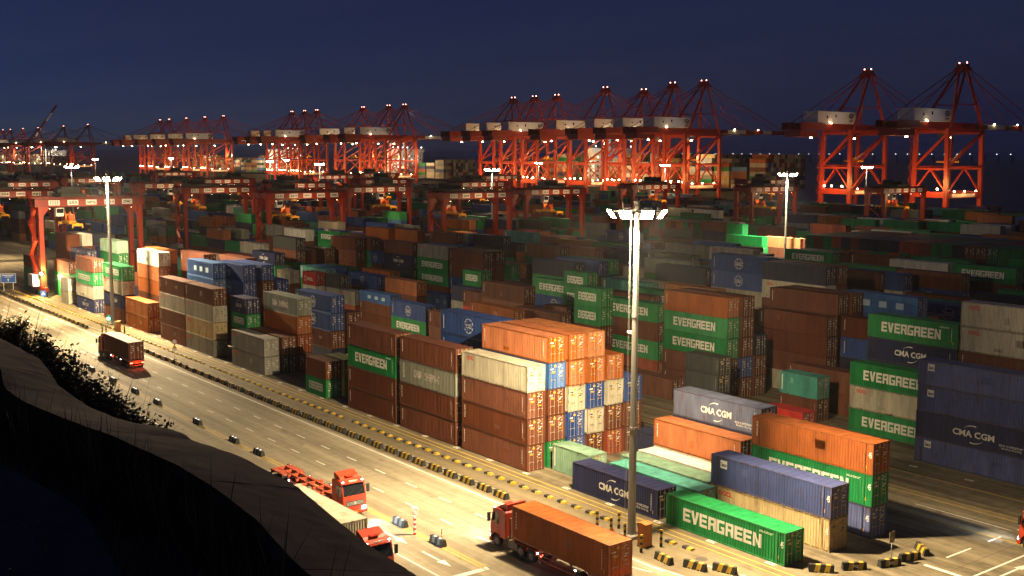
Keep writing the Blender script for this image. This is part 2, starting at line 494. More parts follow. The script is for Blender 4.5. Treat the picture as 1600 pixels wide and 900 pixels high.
tag(MB().prism(poly, 29.8, 31.0, ax='z').build('terrace_slab', mat('terrace_concrete', (0.06, 0.055, 0.05), 0.9, wear=0.4, nscale=2, bump=0.4)), 'dark flat concrete terrace edge in the lower corner below the parapet', 'terrace')
# ------------------------------------------------------------------ lettering
def text_bm(s, size=1.0, bold=0.0, spacing=1.0):
    cu = bpy.data.curves.new('t', 'FONT')
    cu.body = s; cu.size = size; cu.resolution_u = 2; cu.offset = bold; cu.space_character = spacing
    cu.align_x = 'LEFT'; cu.align_y = 'BOTTOM_BASELINE'
    o = bpy.data.objects.new('t', cu); COL.objects.link(o)
    dg = bpy.context.evaluated_depsgraph_get()
    me = bpy.data.meshes.new_from_object(o.evaluated_get(dg))
    bpy.data.objects.remove(o); bpy.data.curves.remove(cu)
    bm = bmesh.new(); bm.from_mesh(me); bpy.data.meshes.remove(me)
    bmesh.ops.triangulate(bm, faces=bm.faces)
    return bm
def bm_bounds(bm):
    xs = [v.co.x for v in bm.verts]; ys = [v.co.y for v in bm.verts]
    return min(xs), max(xs), min(ys), max(ys)
def fit(bm, x0, x1, z0, z1):
    """fit flat xy text into a box in the container's side plane: (x, 0, z)"""
    a, b, c, d = bm_bounds(bm)
    for v in bm.verts:
        v.co = Vector((x0 + (v.co.x - a) / (b - a) * (x1 - x0), 0, z0 + (v.co.y - c) / (d - c) * (z1 - z0)))
    return bm
def bm_add(dst, src):
    me = bpy.data.meshes.new('t'); src.to_mesh(me); dst.from_mesh(me); bpy.data.meshes.remove(me); src.free()
def polys_bm(polys):
    bm = bmesh.new()
    for p in polys:
        try: bm.faces.new([bm.verts.new((a, b, 0)) for a, b in p])
        except ValueError: pass
    return bm
def rc(x0, y0, x1, y1): return [(x0, y0), (x1, y0), (x1, y1), (x0, y1)]
LET = {
 'E': [rc(0, 0, .3, 1.3), rc(.3, 0, 1, .29), rc(.3, .52, .92, .79), rc(.3, 1.01, 1, 1.3)],
 'V': [[(0, 1.3), (.34, 1.3), (.5, .5), (.66, 1.3), (1, 1.3), (.68, 0), (.32, 0)]],
 'R': [rc(0, 0, .3, 1.3), rc(.3, 1.03, 1, 1.3), rc(.7, .75, 1, 1.03), rc(.3, .5, 1, .75), [(.62, .5), (.62, .36), (.7, 0), (1, 0), (1, .5)]],
 'G': [rc(0, 0, .3, 1.3), rc(.3, 1.03, 1, 1.3), rc(.3, 0, 1, .27), rc(.7, .27, 1, .7), rc(.5, .5, .7, .7)],
 'N': [rc(0, 0, .3, 1.3), rc(.7, 0, 1, 1.3), [(.3, 1.3), (.3, .8), (.7, 0), (.7, .5)]],
}
def evergreen_bm():
    P = []
    for i, ch in enumerate('EVERGREEN'):
        P += [[(x + i * 1.12, y) for x, y in q] for q in LET[ch]]
    return polys_bm(P)
def arc_bm(cx, cz, rx, rz, a0, a1, t0, t1, n=14):
    P = []
    for i in range(n):
        u0, u1 = i / n, (i + 1) / n
        A, B = R_(a0 + (a1 - a0) * u0), R_(a0 + (a1 - a0) * u1)
        w0, w1 = t0 + (t1 - t0) * u0, t0 + (t1 - t0) * u1
        P.append([(cx + rx * math.cos(A), cz + rz * math.sin(A)), (cx + rx * math.cos(B), cz + rz * math.sin(B)),
                  (cx + (rx - w1) * math.cos(B), cz + (rz - w1) * math.sin(B)), (cx + (rx - w0) * math.cos(A), cz + (rz - w0) * math.sin(A))])
    bm = polys_bm(P)
    for v in bm.verts: v.co = Vector((v.co.x, 0, v.co.y))
    return bm
def lines_bm(x0, x1, z0, z1, rows, seed=1, vert=False):
    """a block of small print: rows of short dashes"""
    r = random.Random(seed); P = []
    for i in range(rows):
        t0, t1 = (i + 0.2) / rows, (i + 0.75) / rows
        a = 0.0
        while a < 0.95:
            w = r.uniform(0.05, 0.16); b = min(1.0, a + w)
            if vert: P.append(rc(x0 + (x1 - x0) * t0, z0 + (z1 - z0) * a, x0 + (x1 - x0) * t1, z0 + (z1 - z0) * b))
            else: P.append(rc(x0 + (x1 - x0) * a, z0 + (z1 - z0) * t0, x0 + (x1 - x0) * b, z0 + (z1 - z0) * t1))
            a = b + r.uniform(0.02, 0.05)
    bm = polys_bm(P)
    for v in bm.verts: v.co = Vector((v.co.x, 0, v.co.y))
    return bm

PITCHC = 0.30
def profile(x, L):
    """depth of the corrugated side wall at x (0 = outermost)"""
    if x < 0.18 or x > L - 0.18: return 0.0
    t = ((x - 0.18) % PITCHC) / PITCHC
    if t < 0.26: return 0.0
    if t < 0.5: return (t - 0.26) / 0.24 * 0.05
    if t < 0.76: return 0.05
    return (1 - t) / 0.24 * 0.05
def breaks(L):
    X = [0.10, 0.18]; k = 0
    while 0.18 + (k + 1) * PITCHC < L - 0.18:
        for t in (0.26, 0.5, 0.76, 1.0): X.append(0.18 + (k + t) * PITCHC)
        k += 1
    X += [L - 0.18, L - 0.10]
    return [x for i, x in enumerate(X) if i == 0 or x - X[i - 1] > 1e-4]

SKIN = 0.018      # the panel's outermost ribs sit this far inside the frame
def conform(bm, L, near):
    a, b = min(v.co.x for v in bm.verts), max(v.co.x for v in bm.verts)
    if near:
        for x in breaks(L):
            if a < x < b:
                bmesh.ops.bisect_plane(bm, geom=bm.verts[:] + bm.edges[:] + bm.faces[:], dist=1e-5, plane_co=(x, 0, 0), plane_no=(1, 0, 0))
        for v in bm.verts: v.co.y = SKIN + profile(v.co.x, L) - 0.005
    else:
        for v in bm.verts: v.co.y = SKIN - 0.006
    me = bpy.data.meshes.new('lettering'); me.materials.append(None)
    bm.to_mesh(me); bm.free()
    return me

TXT = {}
def side_text(code, L, h, near):
    key = (code, L, round(h, 2), near)
    if key in TXT: return TXT[key]
    D = []   # list of (mesh, material)
    W_, RD, YL = 'ink_white', 'ink_red', 'ink_yellow'
    def add(bm, col, nm='lettering'): D.append((nm, conform(bm, L, near), col))
    q = h / 2.88
    small = near
    if code == 'g':
        add(fit(evergreen_bm(), L * .155, L * .815, h * .30, h * .72), W_)
        if small: add(lines_bm(L * .80, L * .905, h * .79, h * .86, 2, 3), W_, 'small_print')
    elif code == 'E':
        add(fit(evergreen_bm(), L * .18, L * .80, h * .28, h * .62), 'ink_green')
    elif code == 'n':
        bm = fit(text_bm('CMA CGM', bold=0.032), L * .325, L * .675, h * .36, h * .61)
        bm_add(bm, arc_bm(L * .5, h * .50, L * .095, h * .32, 150, 75, .01, .14)); bm_add(bm, arc_bm(L * .5, h * .47, L * .095, h * .34, -30, -105, .01, .14))
        add(bm, W_)
        if small:
            b2 = fit(text_bm('eco-container'), L * .715, L * .905, h * .27, h * .38); bm_add(b2, fit(text_bm('bamboo flooring'), L * .735, L * .895, h * .15, h * .255)); add(b2, W_, 'small_print')
    elif code == 'c':
        cx, cz, r = L * .5, h * .5, h * .31
        bm = fit(text_bm('COSCO', bold=0.02), cx - r * .80, cx + r * .80, cz - r * .02, cz + r * .30)
        bm_add(bm, fit(text_bm('SHIPPING', bold=0.02), cx - r * .74, cx + r * .74, cz - r * .36, cz - r * .08))
        for k in range(8): bm_add(bm, arc_bm(cx, cz, r * 1.03, r * 1.03, k * 45 + 4, k * 45 + 41, .07, .07, 3))
        bm_add(bm, arc_bm(cx, cz, r * .5, r * .98, 28, 62, .06, .06, 4)); bm_add(bm, arc_bm(cx, cz, r * .5, r * .98, 118, 152, .06, .06, 4))
        bm_add(bm, arc_bm(cx, cz, r * .5, r * .98, -62, -28, .06, .06, 4)); bm_add(bm, arc_bm(cx, cz, r * .5, r * .98, 208, 242, .06, .06, 4))
        add(bm, W_, 'emblem')
        add(lines_bm(L * .045, L * .06, h * .2, h * .8, 1, 4, True), W_, 'small_print')
    elif code in 'weK':
        add(fit(text_bm('OOCL', bold=0.05), L * .075, L * .195, h * .70, h * .87), RD)
    elif code == 's':
        bm = fit(text_bm('CHINA', bold=0.02), L * .26, L * .41, h * .34, h * .68); bm_add(bm, fit(text_bm('SHIPPING', bold=0.02), L * .46, L * .73, h * .34, h * .68)); add(bm, 'ink_pink')
        if small: add(lines_bm(L * .05, L * .085, h * .22, h * .85, 2, 9, True), W_, 'small_print')
    elif code == 'u':
        D.append(('name_board', conform(polys_side(L * .085, L * .145, h * .60, h * .87), L, near), 'sign_white'))
        if small:
            bm = fit(text_bm('Seaco', bold=0.03), L * .090, L * .140, h * .66, h * .80); me = conform(bm, L, near)
            for v in me.vertices: v.co.y -= 0.004
            D.append(('small_print', me, 'sign_ink'))
    elif code == 'R':
        bm = fit(text_bm('OOCL', bold=0.04), L * .35, L * .80, h * .35, h * .6); bm_add(bm, arc_bm(L * .22, h * .48, h * .2, h * .2, 0, 360, .12, .12, 14)); add(bm, W_)
    elif code == 'M':
        add(fit(text_bm('ONE', bold=0.06), L * .3, L * .75, h * .3, h * .72), W_)
    elif code == 'l':
        add(fit(polys_bm([rc(0, 0, 1, 1), rc(2.2, 0, 3.2, 1), rc(4.4, 0, 5.4, 1)]), L * .27, L * .82, h * .35, h * .66), 'ink_pale')
    elif code in 'tS':
        D.append(('name_board', conform(polys_side(L * .05, L * .085, h * .18, h * .88), L, near), 'sign_white'))
    elif code in 'bByo':
        add(lines_bm(L * .035, L * .052, h * .34, h * .86, 1, 5, True), W_, 'small_print')
    if small and code in 'gnbyocuOrd':
        add(lines_bm(L * .925, L * .935, h * .25, h * .82, 1, 8, True), W_ if code != 'w' else 'sign_ink', 'small_print')
        D.append(('small_print', conform(polys_side(L * .945, L * .953, h * .16, h * .27), L, near), 'ink_yellow'))
    if L > 13 and near:
        add(fit(text_bm('45', bold=0.03), L * .962, L * .988, h * .52, h * .72), W_)
    TXT[key] = D
    return D
def polys_side(x0, x1, z0, z1):
    bm = polys_bm([rc(x0, z0, x1, z1)])
    for v in bm.verts: v.co = Vector((v.co.x, 0, v.co.y))
    return bm
mat('ink_white', (0.72, 0.70, 0.64), 0.6, wear=0.15, nscale=3)
mat('ink_red', (0.55, 0.035, 0.02), 0.6); mat('ink_green', (0.02, 0.13, 0.05), 0.6); mat('ink_yellow', (0.65, 0.38, 0.03), 0.6)
mat('ink_pink', (0.66, 0.58, 0.56), 0.6, wear=0.2, nscale=3); mat('ink_pale', (0.30, 0.42, 0.55), 0.6)

# ------------------------------------------------------------------ containers
CW = 2.438
COLS = {
 'b': ((0.150, 0.045, 0.022), 'rust brown', .25), 'r': ((0.30, 0.060, 0.020), 'brick red', .2), 'o': ((0.37, 0.098, 0.015), 'orange', .2),
 'y': ((0.43, 0.14, 0.03), 'tan orange', .2), 'g': ((0.016, 0.25, 0.07), 'green', .08), 'G': ((0.014, 0.17, 0.05), 'plain green', .1),
 'c': ((0.022, 0.065, 0.255), 'bright blue', .1), 'n': ((0.026, 0.032, 0.095), 'navy', .2), 'k': ((0.022, 0.026, 0.060), 'dark navy', .2),
 'd': ((0.060, 0.062, 0.066), 'charcoal', .2), 'w': ((0.50, 0.465, 0.36), 'cream', .35), 'W': ((0.68, 0.66, 0.58), 'white', .1),
 'e': ((0.56, 0.42, 0.20), 'yellowed cream', .5), 's': ((0.23, 0.25, 0.205), 'grey green', .3), 't': ((0.10, 0.40, 0.33), 'teal', .25),
 'S': ((0.24, 0.40, 0.29), 'sage green', .35), 'R': ((0.48, 0.025, 0.018), 'bright red', .1), 'l': ((0.055, 0.15, 0.40), 'light blue', .15),
 'u': ((0.080, 0.105, 0.270), 'slate blue', .55), 'O': ((0.16, 0.17, 0.055), 'olive', .3), 'E': ((0.66, 0.64, 0.58), 'white', .1), 'K': ((0.30, 0.29, 0.255), 'grey', .3),
 'M': ((0.65, 0.06, 0.20), 'magenta', .1), 'N': ((0.085, 0.10, 0.17), 'faded slate', .5),
}
TXTNAME = {'g': 'white block lettering', 'E': 'green block lettering', 'n': 'white lettering between two arcs', 'N': 'white lettering between two arcs', 'c': 'round white emblem', 'w': 'small red lettering', 'e': 'small red lettering', 'K': 'small red lettering',
           's': 'faded two-word lettering', 'u': 'white name board', 'R': 'white lettering', 'M': 'white lettering', 'l': 'three pale squares'}
CM = {k: mat('container_' + v[1].replace(' ', '_'), v[0], 0.62, wear=0.42, rust=v[2], nscale=0.9, vary=0.2, spec=0.22, rustcol=(0.085, 0.035, 0.018)) for k, v in COLS.items()}
CF = {k: mat('container_frame_' + v[1].replace(' ', '_'), tuple(q * .8 for q in v[0]), 0.6, wear=0.4, rust=min(1.0, v[2] + .42), nscale=1.6, vary=0.16, rustcol=(0.07, 0.03, 0.016)) for k, v in COLS.items()}
M_BAR = mat('lock_bar_steel', (0.42, 0.36, 0.28), 0.5, 0.2, wear=0.4, nscale=4)
M_GASKET = mat('door_gasket', (0.02, 0.02, 0.02), 0.8)

CMESH = {}
def cmesh(L, h, lod):
    key = (round(L, 2), round(h, 2), lod)
    if key in CMESH: return CMESH[key]
    W, H = CW, h - 0.022
    out = {}
    if lod == 0:
        wl = MB(); X = breaks(L)
        for side in (0, 1):
            k = len(wl.v)
            for x in X:
                d = SKIN + profile(x, L); y = d if side == 0 else W - d
                wl.v += [(x, y, 0.15), (x, y, H - 0.10)]
            for i in range(len(X) - 1):
                q = [k + 2 * i, k + 2 * i + 2, k + 2 * i + 3, k + 2 * i + 1]
                wl.f.append(q if side == 0 else q[::-1]); wl.m.append(0)
        # front bulkhead (x = 0 end), ribbed
        k = len(wl.v); ny = 36
        for i in range(ny + 1):
            y = 0.1 + (W - 0.2) * i / ny; d = 0.04 if (i // 2) % 2 else 0.0
            wl.v += [(0.02 + d, y, 0.15), (0.02 + d, y, H - 0.10)]
        for i in range(ny): wl.f.append([k + 2 * i, k + 2 * i + 1, k + 2 * i + 3, k + 2 * i + 2]); wl.m.append(0)
        # roof: shallow cross ribs
        k = len(wl.v); nr = int(L / 0.21); nr += nr % 2
        for i in range(nr + 1):
            x = 0.12 + (L - 0.24) * i / nr; d = 0.018 if (i // 2) % 2 else 0.0
            wl.v += [(x, 0.06, H - 0.012 - d), (x, W - 0.06, H - 0.012 - d)]
        for i in range(nr): wl.f.append([k + 2 * i, k + 2 * i + 2, k + 2 * i + 3, k + 2 * i + 1]); wl.m.append(0)
        wl.poly([(0.1, 0.08, 0.13), (L - 0.1, 0.08, 0.13), (L - 0.1, W - 0.08, 0.13), (0.1, W - 0.08, 0.13)])
        out['walls'] = wl.mesh('container_walls', fix=False)
        fr = MB()
        for x0, x1 in ((0, 0.12), (L - 0.12, L)):
            for y0, y1 in ((0, 0.10), (W - 0.10, W)):
                fr.box(x0, x1, y0, y1, 0.118, H - 0.118)
                for z0, z1 in ((0, 0.118), (H - 0.118, H)):
                    e = 0.006
                    fr.box(x0 - (e if x0 == 0 else -0.05), x1 + (e if x1 == L else -0.05) , y0 - (e if y0 == 0 else -0.0), y1 + (e if y1 == W else 0.0), z0, z1 + (0.004 if z0 > 0 else 0))
        for y0, y1 in ((0.004, 0.06), (W - 0.06, W - 0.004)):
            fr.box(0.13, L - 0.13, y0, y1, 0.02, 0.16)
            fr.box(0.13, L - 0.13, y0, y1, H - 0.10, H - 0.004)
        fr.box(0.005, 0.1, 0.115, W - 0.115, 0.02, 0.15); fr.box(0.005, 0.1, 0.115, W - 0.115, H - 0.11, H - 0.004)
        fr.box(L - 0.1, L - 0.006, 0.115, W - 0.115, 0.02, 0.15); fr.box(L - 0.1, L - 0.006, 0.115, W - 0.115, H - 0.12, H - 0.004)
        if L > 13:
            for xx in (0.75, L - 0.95):
                fr.box(xx, xx + 0.16, -0.004, 0.05, 0.165, H - 0.105); fr.box(xx, xx + 0.16, W - 0.05, W + 0.004, 0.165, H - 0.105)
        out['frame'] = fr.mesh('container_frame')
        for nm, y0, y1 in (('door_a', 0.105, W / 2 - 0.008), ('door_b', W / 2 + 0.008, W - 0.105)):
            d = MB(); xo = L - 0.045; zb, zt = 0.16, H - 0.13
            d.box(xo - 0.03, xo - 0.012, y0, y1, zb, zt)
            d.box(xo - 0.011, xo + 0.012, y0, y0 + 0.07, zb, zt); d.box(xo - 0.011, xo + 0.012, y1 - 0.07, y1, zb, zt)
            nzb = 5
            for i in range(nzb + 1):
                z = zb + (zt - zb - 0.07) * i / nzb
                d.box(xo - 0.011, xo + 0.010, y0 + 0.071, y1 - 0.071, z, z + 0.07)
            out[nm] = d.mesh('container_door')
            for j, yy in enumerate((y0 + (y1 - y0) * .26, y0 + (y1 - y0) * .74)):
                b = MB(); b.cyl((L - 0.012, yy, 0.10), (L - 0.012, yy, H - 0.08), 0.021, n=6)
                for z in (0.14, H * .33, H * .66, H - 0.16): b.box(L - 0.034, L + 0.004, yy - 0.07, yy + 0.07, z - 0.035, z + 0.035)
                b.beam((L + 0.012, yy, H * .36), (L + 0.012, yy + (0.34 if j == 0 else -0.3), H * .35), 0.03, 0.05)
                out[nm + '_bar%d' % j] = b.mesh('lock_bar')
            r = random.Random(11 if nm == 'door_a' else 12); pm = MB(); py = MB()
            for i in range(9 if nm == 'door_b' else 5):
                yy = r.uniform(y0 + 0.1, y1 - 0.4); zz = H * (0.45 + 0.06 * i) if nm == 'door_b' else H * r.uniform(.3, .85)
                ww = r.uniform(0.12, 0.42); hh = r.uniform(0.05, 0.12) if nm == 'door_b' else r.uniform(.1, .28)
                (pm if i % 4 else py).poly([(xo + 0.016, yy, zz), (xo + 0.016, yy + ww, zz), (xo + 0.016, yy + ww, zz + hh), (xo + 0.016, yy, zz + hh)])
            out[nm + '_mark'] = pm.mesh('door_marking'); out[nm + '_ymark'] = py.mesh('door_marking')
    elif lod == 1:
        b = MB(); X = breaks(L)
        for side in (0, 1):
            k = len(b.v)
            for x in X:
                d = SKIN + profile(x, L); y = d if side == 0 else W - d
                b.v += [(x, y, 0.15), (x, y, H - 0.10)]
            for i in range(len(X) - 1):
                q = [k + 2 * i, k + 2 * i + 2, k + 2 * i + 3, k + 2 * i + 1]
                b.f.append(q if side == 0 else q[::-1]); b.m.append(0)
        b.box(0.12, L - 0.14, 0.06, W - 0.06, 0.1, H - 0.015)
        for x0, x1 in ((0, 0.12), (L - 0.12, L)):
            for y0, y1 in ((0, 0.10), (W - 0.10, W)): b.box(x0, x1, y0, y1, 0, H)
        for y0, y1 in ((0.004, 0.05), (W - 0.05, W - 0.004)):
            b.box(0.13, L - 0.13, y0, y1, 0.02, 0.16); b.box(0.13, L - 0.13, y0, y1, H - 0.10, H - 0.004)
        out['walls'] = b.mesh('container_body', fix=False)
        for nm, y0, y1 in (('door_a', 0.105, W / 2 - 0.012), ('door_b', W / 2 + 0.012, W - 0.105)):
            d = MB(); d.box(L - 0.10, L - 0.06, y0, y1, 0.1, H - 0.1)
            for z in (.3, .5, .7): d.box(L - 0.059, L - 0.035, y0 + .05, y1 - .05, H * z - .05, H * z + .05)
            out[nm] = d.mesh('container_door')
            br = MB()
            for yy in (y0 + (y1 - y0) * .28, y0 + (y1 - y0) * .72): br.box(L - 0.03, L + 0.005, yy - 0.03, yy + 0.03, 0.1, H - 0.1)
            out[nm + '_bar0'] = br.mesh('lock_bars')
            r = random.Random(21 if nm == 'door_a' else 22); pm = MB()
            for i in range(4):
                yy = r.uniform(y0 + 0.1, y1 - 0.4); zz = H * (0.4 + 0.12 * i)
                pm.poly([(L - 0.02, yy, zz), (L - 0.02, yy + .3, zz), (L - 0.02, yy + .3, zz + .13), (L - 0.02, yy, zz + .13)])
            out[nm + '_mark'] = pm.mesh('door_marking')
    else:
        b = MB(); b.box(0.0, L - 0.06, 0.0, W, 0.0, H); out['walls'] = b.mesh('container_body')
        d = MB(); d.box(L - 0.059, L - 0.01, 0.02, W / 2 - 0.02, 0.06, H - 0.05); d.box(L - 0.059, L - 0.01, W / 2 + 0.02, W - 0.02, 0.06, H - 0.05); out['door_a'] = d.mesh('container_doors')
    CMESH[key] = out
    return out

def container(x, y, z, L, h, code, lod, label, rz=0.0, group=None, parent=None):
    ms = cmesh(L, h, lod); M = CM[code]
    near = lod == 0
    tcode = {'N': 'n', 'r': 'b', 'y': 'b'}.get(code, code)
    if parent is None:
        root = thing('shipping_container', label, 'container', (x, y, z), rz, group)
    else:
        root = parent
    off = (0, 0, 0)
    ob('walls', ms['walls'], root, off, M)
    if 'frame' in ms: ob('frame', ms['frame'], root, off, CF[code])
    for nm in ('door_a', 'door_b'):
        if nm not in ms: continue
        d = ob('door', ms[nm], root, off, M)
        for j in (0, 1):
            if nm + '_bar%d' % j in ms: ob('lock_bar', ms[nm + '_bar%d' % j], d, off, M_BAR if near else M_BAR)
        if nm + '_mark' in ms: ob('door_marking', ms[nm + '_mark'], d, off, MATS['sign_ink'] if code in 'wWeE' else MATS['ink_white'])['kind'] = 'stuff'
        if nm + '_ymark' in ms: ob('door_marking', ms[nm + '_ymark'], d, off, MATS['ink_yellow'])['kind'] = 'stuff'
    for nm, me, mt in side_text(tcode, L, h, near):
        ob(nm, me, root, off, MATS[mt])
    if lod < 2:
        pr = random.Random(int(abs(x) * 37 + y * 91 + z * 13))
        for _ in range(pr.choice((0, 0, 1, 1, 2))):
            k = pr.randrange(6)
            ob('repair_patch', patch_mesh(k, L, h, near), root, off, CF[code] if pr.random() < .25 else CM[code])
    return root

PATCH = {}
def patch_mesh(k, L, h, near):
    key = (k, L, round(h, 2), near)
    if key not in PATCH:
        r = random.Random(k + 5); a = L * r.uniform(.12, .8); z = h * r.uniform(.08, .55)
        bm = polys_side(a, a + r.uniform(.5, 1.3), z, z + h * r.uniform(.12, .3))
        me = conform(bm, L, near)
        for v in me.vertices: v.co.y -= -0.0015
        PATCH[key] = me
    return PATCH[key]

# layout: (x, y of the road-side corner of the closed end, length, tier height, codes bottom to top)
F40, F20, F45 = 12.192, 6.058, 13.716
r1 = [72 + 2.88 * k for k in range(6)]
r2 = [110 + 2.88 * k for k in range(6)]
ST = []
def S(x, y, codes, L=F40, h=2.88): ST.append((x, y, L, h, codes))
# front block beside the road
S(-296.4, r1[0], 'ggb'); S(-279.8, r1[1], 'ggb'); S(-264.4, r1[0], 'wW', F20); S(-252.2, r1[0], 'nwgb'); S(-233.2, r1[0], 'bnwg'); S(-219.6, r1[0], 'oo')
S(-200.7, r1[0], 'bbwb'); S(-188.0, r1[0], 'Kewb'); S(-228.9, r1[2], 'bbooW'); S(-232.8, r1[3], 'bbbbo'); S(-262.4, r1[3], 'bbbGS'); S(-276.0, r1[4], 'bbbc')
S(-288.4, r1[2], 'bbbbb'); S(-288.4, r1[3], 'bbbbW'); S(-289.2, r1[4], 'bbbbk'); S(-275.6, r1[2], 'bkbn'); S(-248.0, r1[2], 'bkb'); S(-246.4, r1[4], 'bbbb'); S(-219.8, r1[4], 'bbbbb')
S(-201.6, r1[2], 'bbbll'); S(-195.2, r1[3], 'bbbcc'); S(-194.0, r1[4], 'bkbbc'); S(-194.2, r1[5], 'bbkc'); S(-207.4, r1[5], 'bbbbb')
S(-175.0, r1[1], 'bbgn', F20, 2.59); S(-168.4, r1[0], 'KK'); S(-168.4, r1[1], 'kb'); S(-168.6, r1[2], 'bros'); S(-168.5, r1[4], 'kbcc'); S(-168.5, r1[5], 'kbb')
S(-142.5, r1[0], 'gb', F20, 2.59); S(-142.5, r1[1], 'OO', F20, 2.59); S(-142.5, r1[2], 'GW', F20, 2.4)
S(-130.2, r1[0], 'bbgb'); S(-116.95, r1[0], 'bbsb'); S(-103.5, r1[0], 'bbbw')
S(-116.4, r1[2], 'bbbcc'); S(-103.5, r1[1], 'gbblo'); S(-103.5, r1[2], 'ccwoo'); S(-103.5, r1[3], 'bwcoy'); S(-103.5, r1[4], 'rbwo'); S(-103.5, r1[5], 'bbc')
S(-90.5, r1[1], 'S', F20); S(-83.8, r1[0], 'n'); S(-81.4, r1[1], 't'); S(-82.9, r1[2], 'S'); S(-83.2, r1[3], 'W'); S(-83.8, r1[4], 'wo'); S(-83.8, r1[5], 'kkN'); S(-89.9, r1[5], 'k', F20)
S(-70.5, r1[0], 'g', F45); S(-70.35, r1[2], 'eu', F45); S(-70.35, r1[4], 'ugo', F45)
# second block
S(-69.3, 110, 'unuu', F45); S(-82.2, r2[2], 'gwg'); S(-82.1, r2[3] + .2, 'bbkng'); S(-69.6, r2[3], 'bbbbww'); S(-58, 131, 'bbbbKw')
S(-114.6, r2[2], 'bbggo'); S(-119.2, 110, 'b'); S(-104.6, 110, 'ddd', F20, 2.42); S(-114.4, r2[3], 'bcbbb'); S(-114.4, r2[4], 'bbk')
S(-130.8, r2[3], 'rgbg'); S(-128.0, r2[0], 'bbbgg', F20, 2.82); S(-144.2, r2[4], 'bbggg', F20); S(-159.4, r2[5] + 2.5, 'bbcg'); S(-147, r2[1], 'bbb'); S(-146.2, r2[3], 'bgb', F20)
S(-93.0, r2[2], 'bt', F20); S(-89.5, r2[0] - 1.6, 'R', F20); S(-96.5, r2[4], 'bb')
S(-107.8, 131.2, 'bbbbb'); S(-107.4, 128.3, 'wbbb'); S(-107.6, 134.1, 'bgcbb'); S(-95, 131.2, 'bkcb'); S(-95, 134.1, 'kbc')
S(-115.6, 138.6, 'bbbbwk'); S(-115.6, 141.5, 'bbcbbb'); S(-130.5, 143.1, 'bbbwcc'); S(-144, 143.1, 'bbbbk')
S(-183.3, 111.0, 'gc', F40, 3.0); S(-198.6, 112.8, 'bbl', F40, 2.1); S(-178.4, 124.4, 'gggg', F20); S(-155.4, 110, 'bbo'); S(-168.6, 110, 'bb'); S(-160, 115.8, 'bbbb'); S(-170.0, 118.6, 'bRb')
S(-207.6, 132.5, 'bbggK'); S(-220.6, 131.8, 'bbknb'); S(-193.0, 131.2, 'bRcbb'); S(-193, 134.1, 'bgbbb'); S(-207, 135.4, 'bbbkc'); S(-180, 131.2, 'bbb')
S(-198.0, 118.4, 'bbo'); S(-212.0, 112.2, 'rKd', F20); S(-205.6, 112.2, 'rK', F20); S(-219.4, 110.4, 'bWR', F20); S(-226.2, 107.7, 'bbw', F20); S(-212.6, 118, 'bbc')
S(-240, 128.6, 'bbbbb'); S(-248.2, 125.0, 'bbbb'); S(-238, 131.5, 'bgggb'); S(-227, 131.5, 'bkbc', F20); S(-247.6, 117.0, 'bbgbd'); S(-248, 119.9, 'bbbb'); S(-272, 131.8, 'bbbbE'); S(-258.5, 134.7, 'bccgg'); S(-286.6, 133.5, 'bbbbK'); S(-265, 137.6, 'bbbbc')
S(-264, 152, 'bbbbo'); S(-253.2, 154, 'bbbbo'); S(-240, 157, 'bbbbb'); S(-230, 154, 'bbbW', F20); S(-225, 160, 'bbbdk')
S(-194.2, 152.3, 'bbcgb'); S(-186.2, 155.2, 'bbbnr'); S(-173.8, 158.1, 'bbnbk'); S(-176.6, 162.0, 'bbbbc'); S(-163.6, 160, 'bbcbd'); S(-153.9, 149.9, 'bbbgs'); S(-151.5, 164, 'bbwc'); S(-140, 152.8, 'bbwcc'); S(-135, 162.3, 'bbbwk'); S(-122.4, 162.3, 'bbbbb')
S(-118.8, 163.7, 'bbbwc'); S(-124.8, 186.8, 'bbbbW'); S(-112.2, 187.4, 'bbbbg'); S(-149.9, 192.0, 'bbbbb'); S(-137.1, 191.4, 'bbbbb'); S(-106, 163.7, 'bbbb'); S(-112.5, 171, 'bbccb'); S(-99, 172, 'bbbk')
S(-216.4, 296.9, 'bbbbg'); S(-204.7, 301.9, 'bbbbg'); S(-192.2, 306, 'bbbbg'); S(-218.6, 245.6, 'bbggg', F20); S(-215, 242.7, 'bbgg'); S(-212.4, 239.8, 'bog'); S(-274.8, 221.5, 'bboyg'); S(-290, 198.5, 'bbggb'); S(-276.5, 201.4, 'bbbrn'); S(-262, 204.3, 'bggM', F20); S(-255, 204.3, 'brro', F20)
S(-275, 186, 'bbbo'); S(-262, 183, 'bbbc'); S(-249, 183, 'bbbk')
N_PICK = len(ST)
# filler behind: whole blocks of stacks, a little lower than the ones picked out above
def inview(x, y, z=8):
    d = Vector((x, y, z - CAM_H)); f_ = d.dot(_fwd)
    if f_ < 5: return False
    return abs(d.dot(_r2) / f_) < 0.50
RTGS = [(-279.5, 83.0, -4.0, 'near'), (-345, 83.0, -5.0, ''), (-292, 147.0, -5.0, ''), (-349, 145.0, -7.0, ''), (-267, 189.0, -7.0, ''), (-329, 193.0, 4.0, ''), (-280, 229.0, 0.0, ''), (-305, 299.0, 2.0, ''), (-262, 315.0, -3.0, ''), (-230, 346.0, -2.0, ''), (-334, 397.0, 2.0, ''),
        (-405, 150, 3, ''), (-385, 192, -4, ''), (-445, 108, 2, ''), (-460, 195, 5, ''), (-365, 262, -2, ''), (-500, 150, -3, ''),
        (-420, 250, 0, ''), (-520, 280, 4, ''), (-560, 330, -4, ''), (-640, 240, 2, ''), (-470, 350, -3, '')]
rf = random.Random(41)
PICK_RECT = [(s[0], s[0] + s[2], s[1], s[1] + CW) for s in ST] + [(-307, -211, 257, 271), (-167, -56, 213.5, 239.5)]
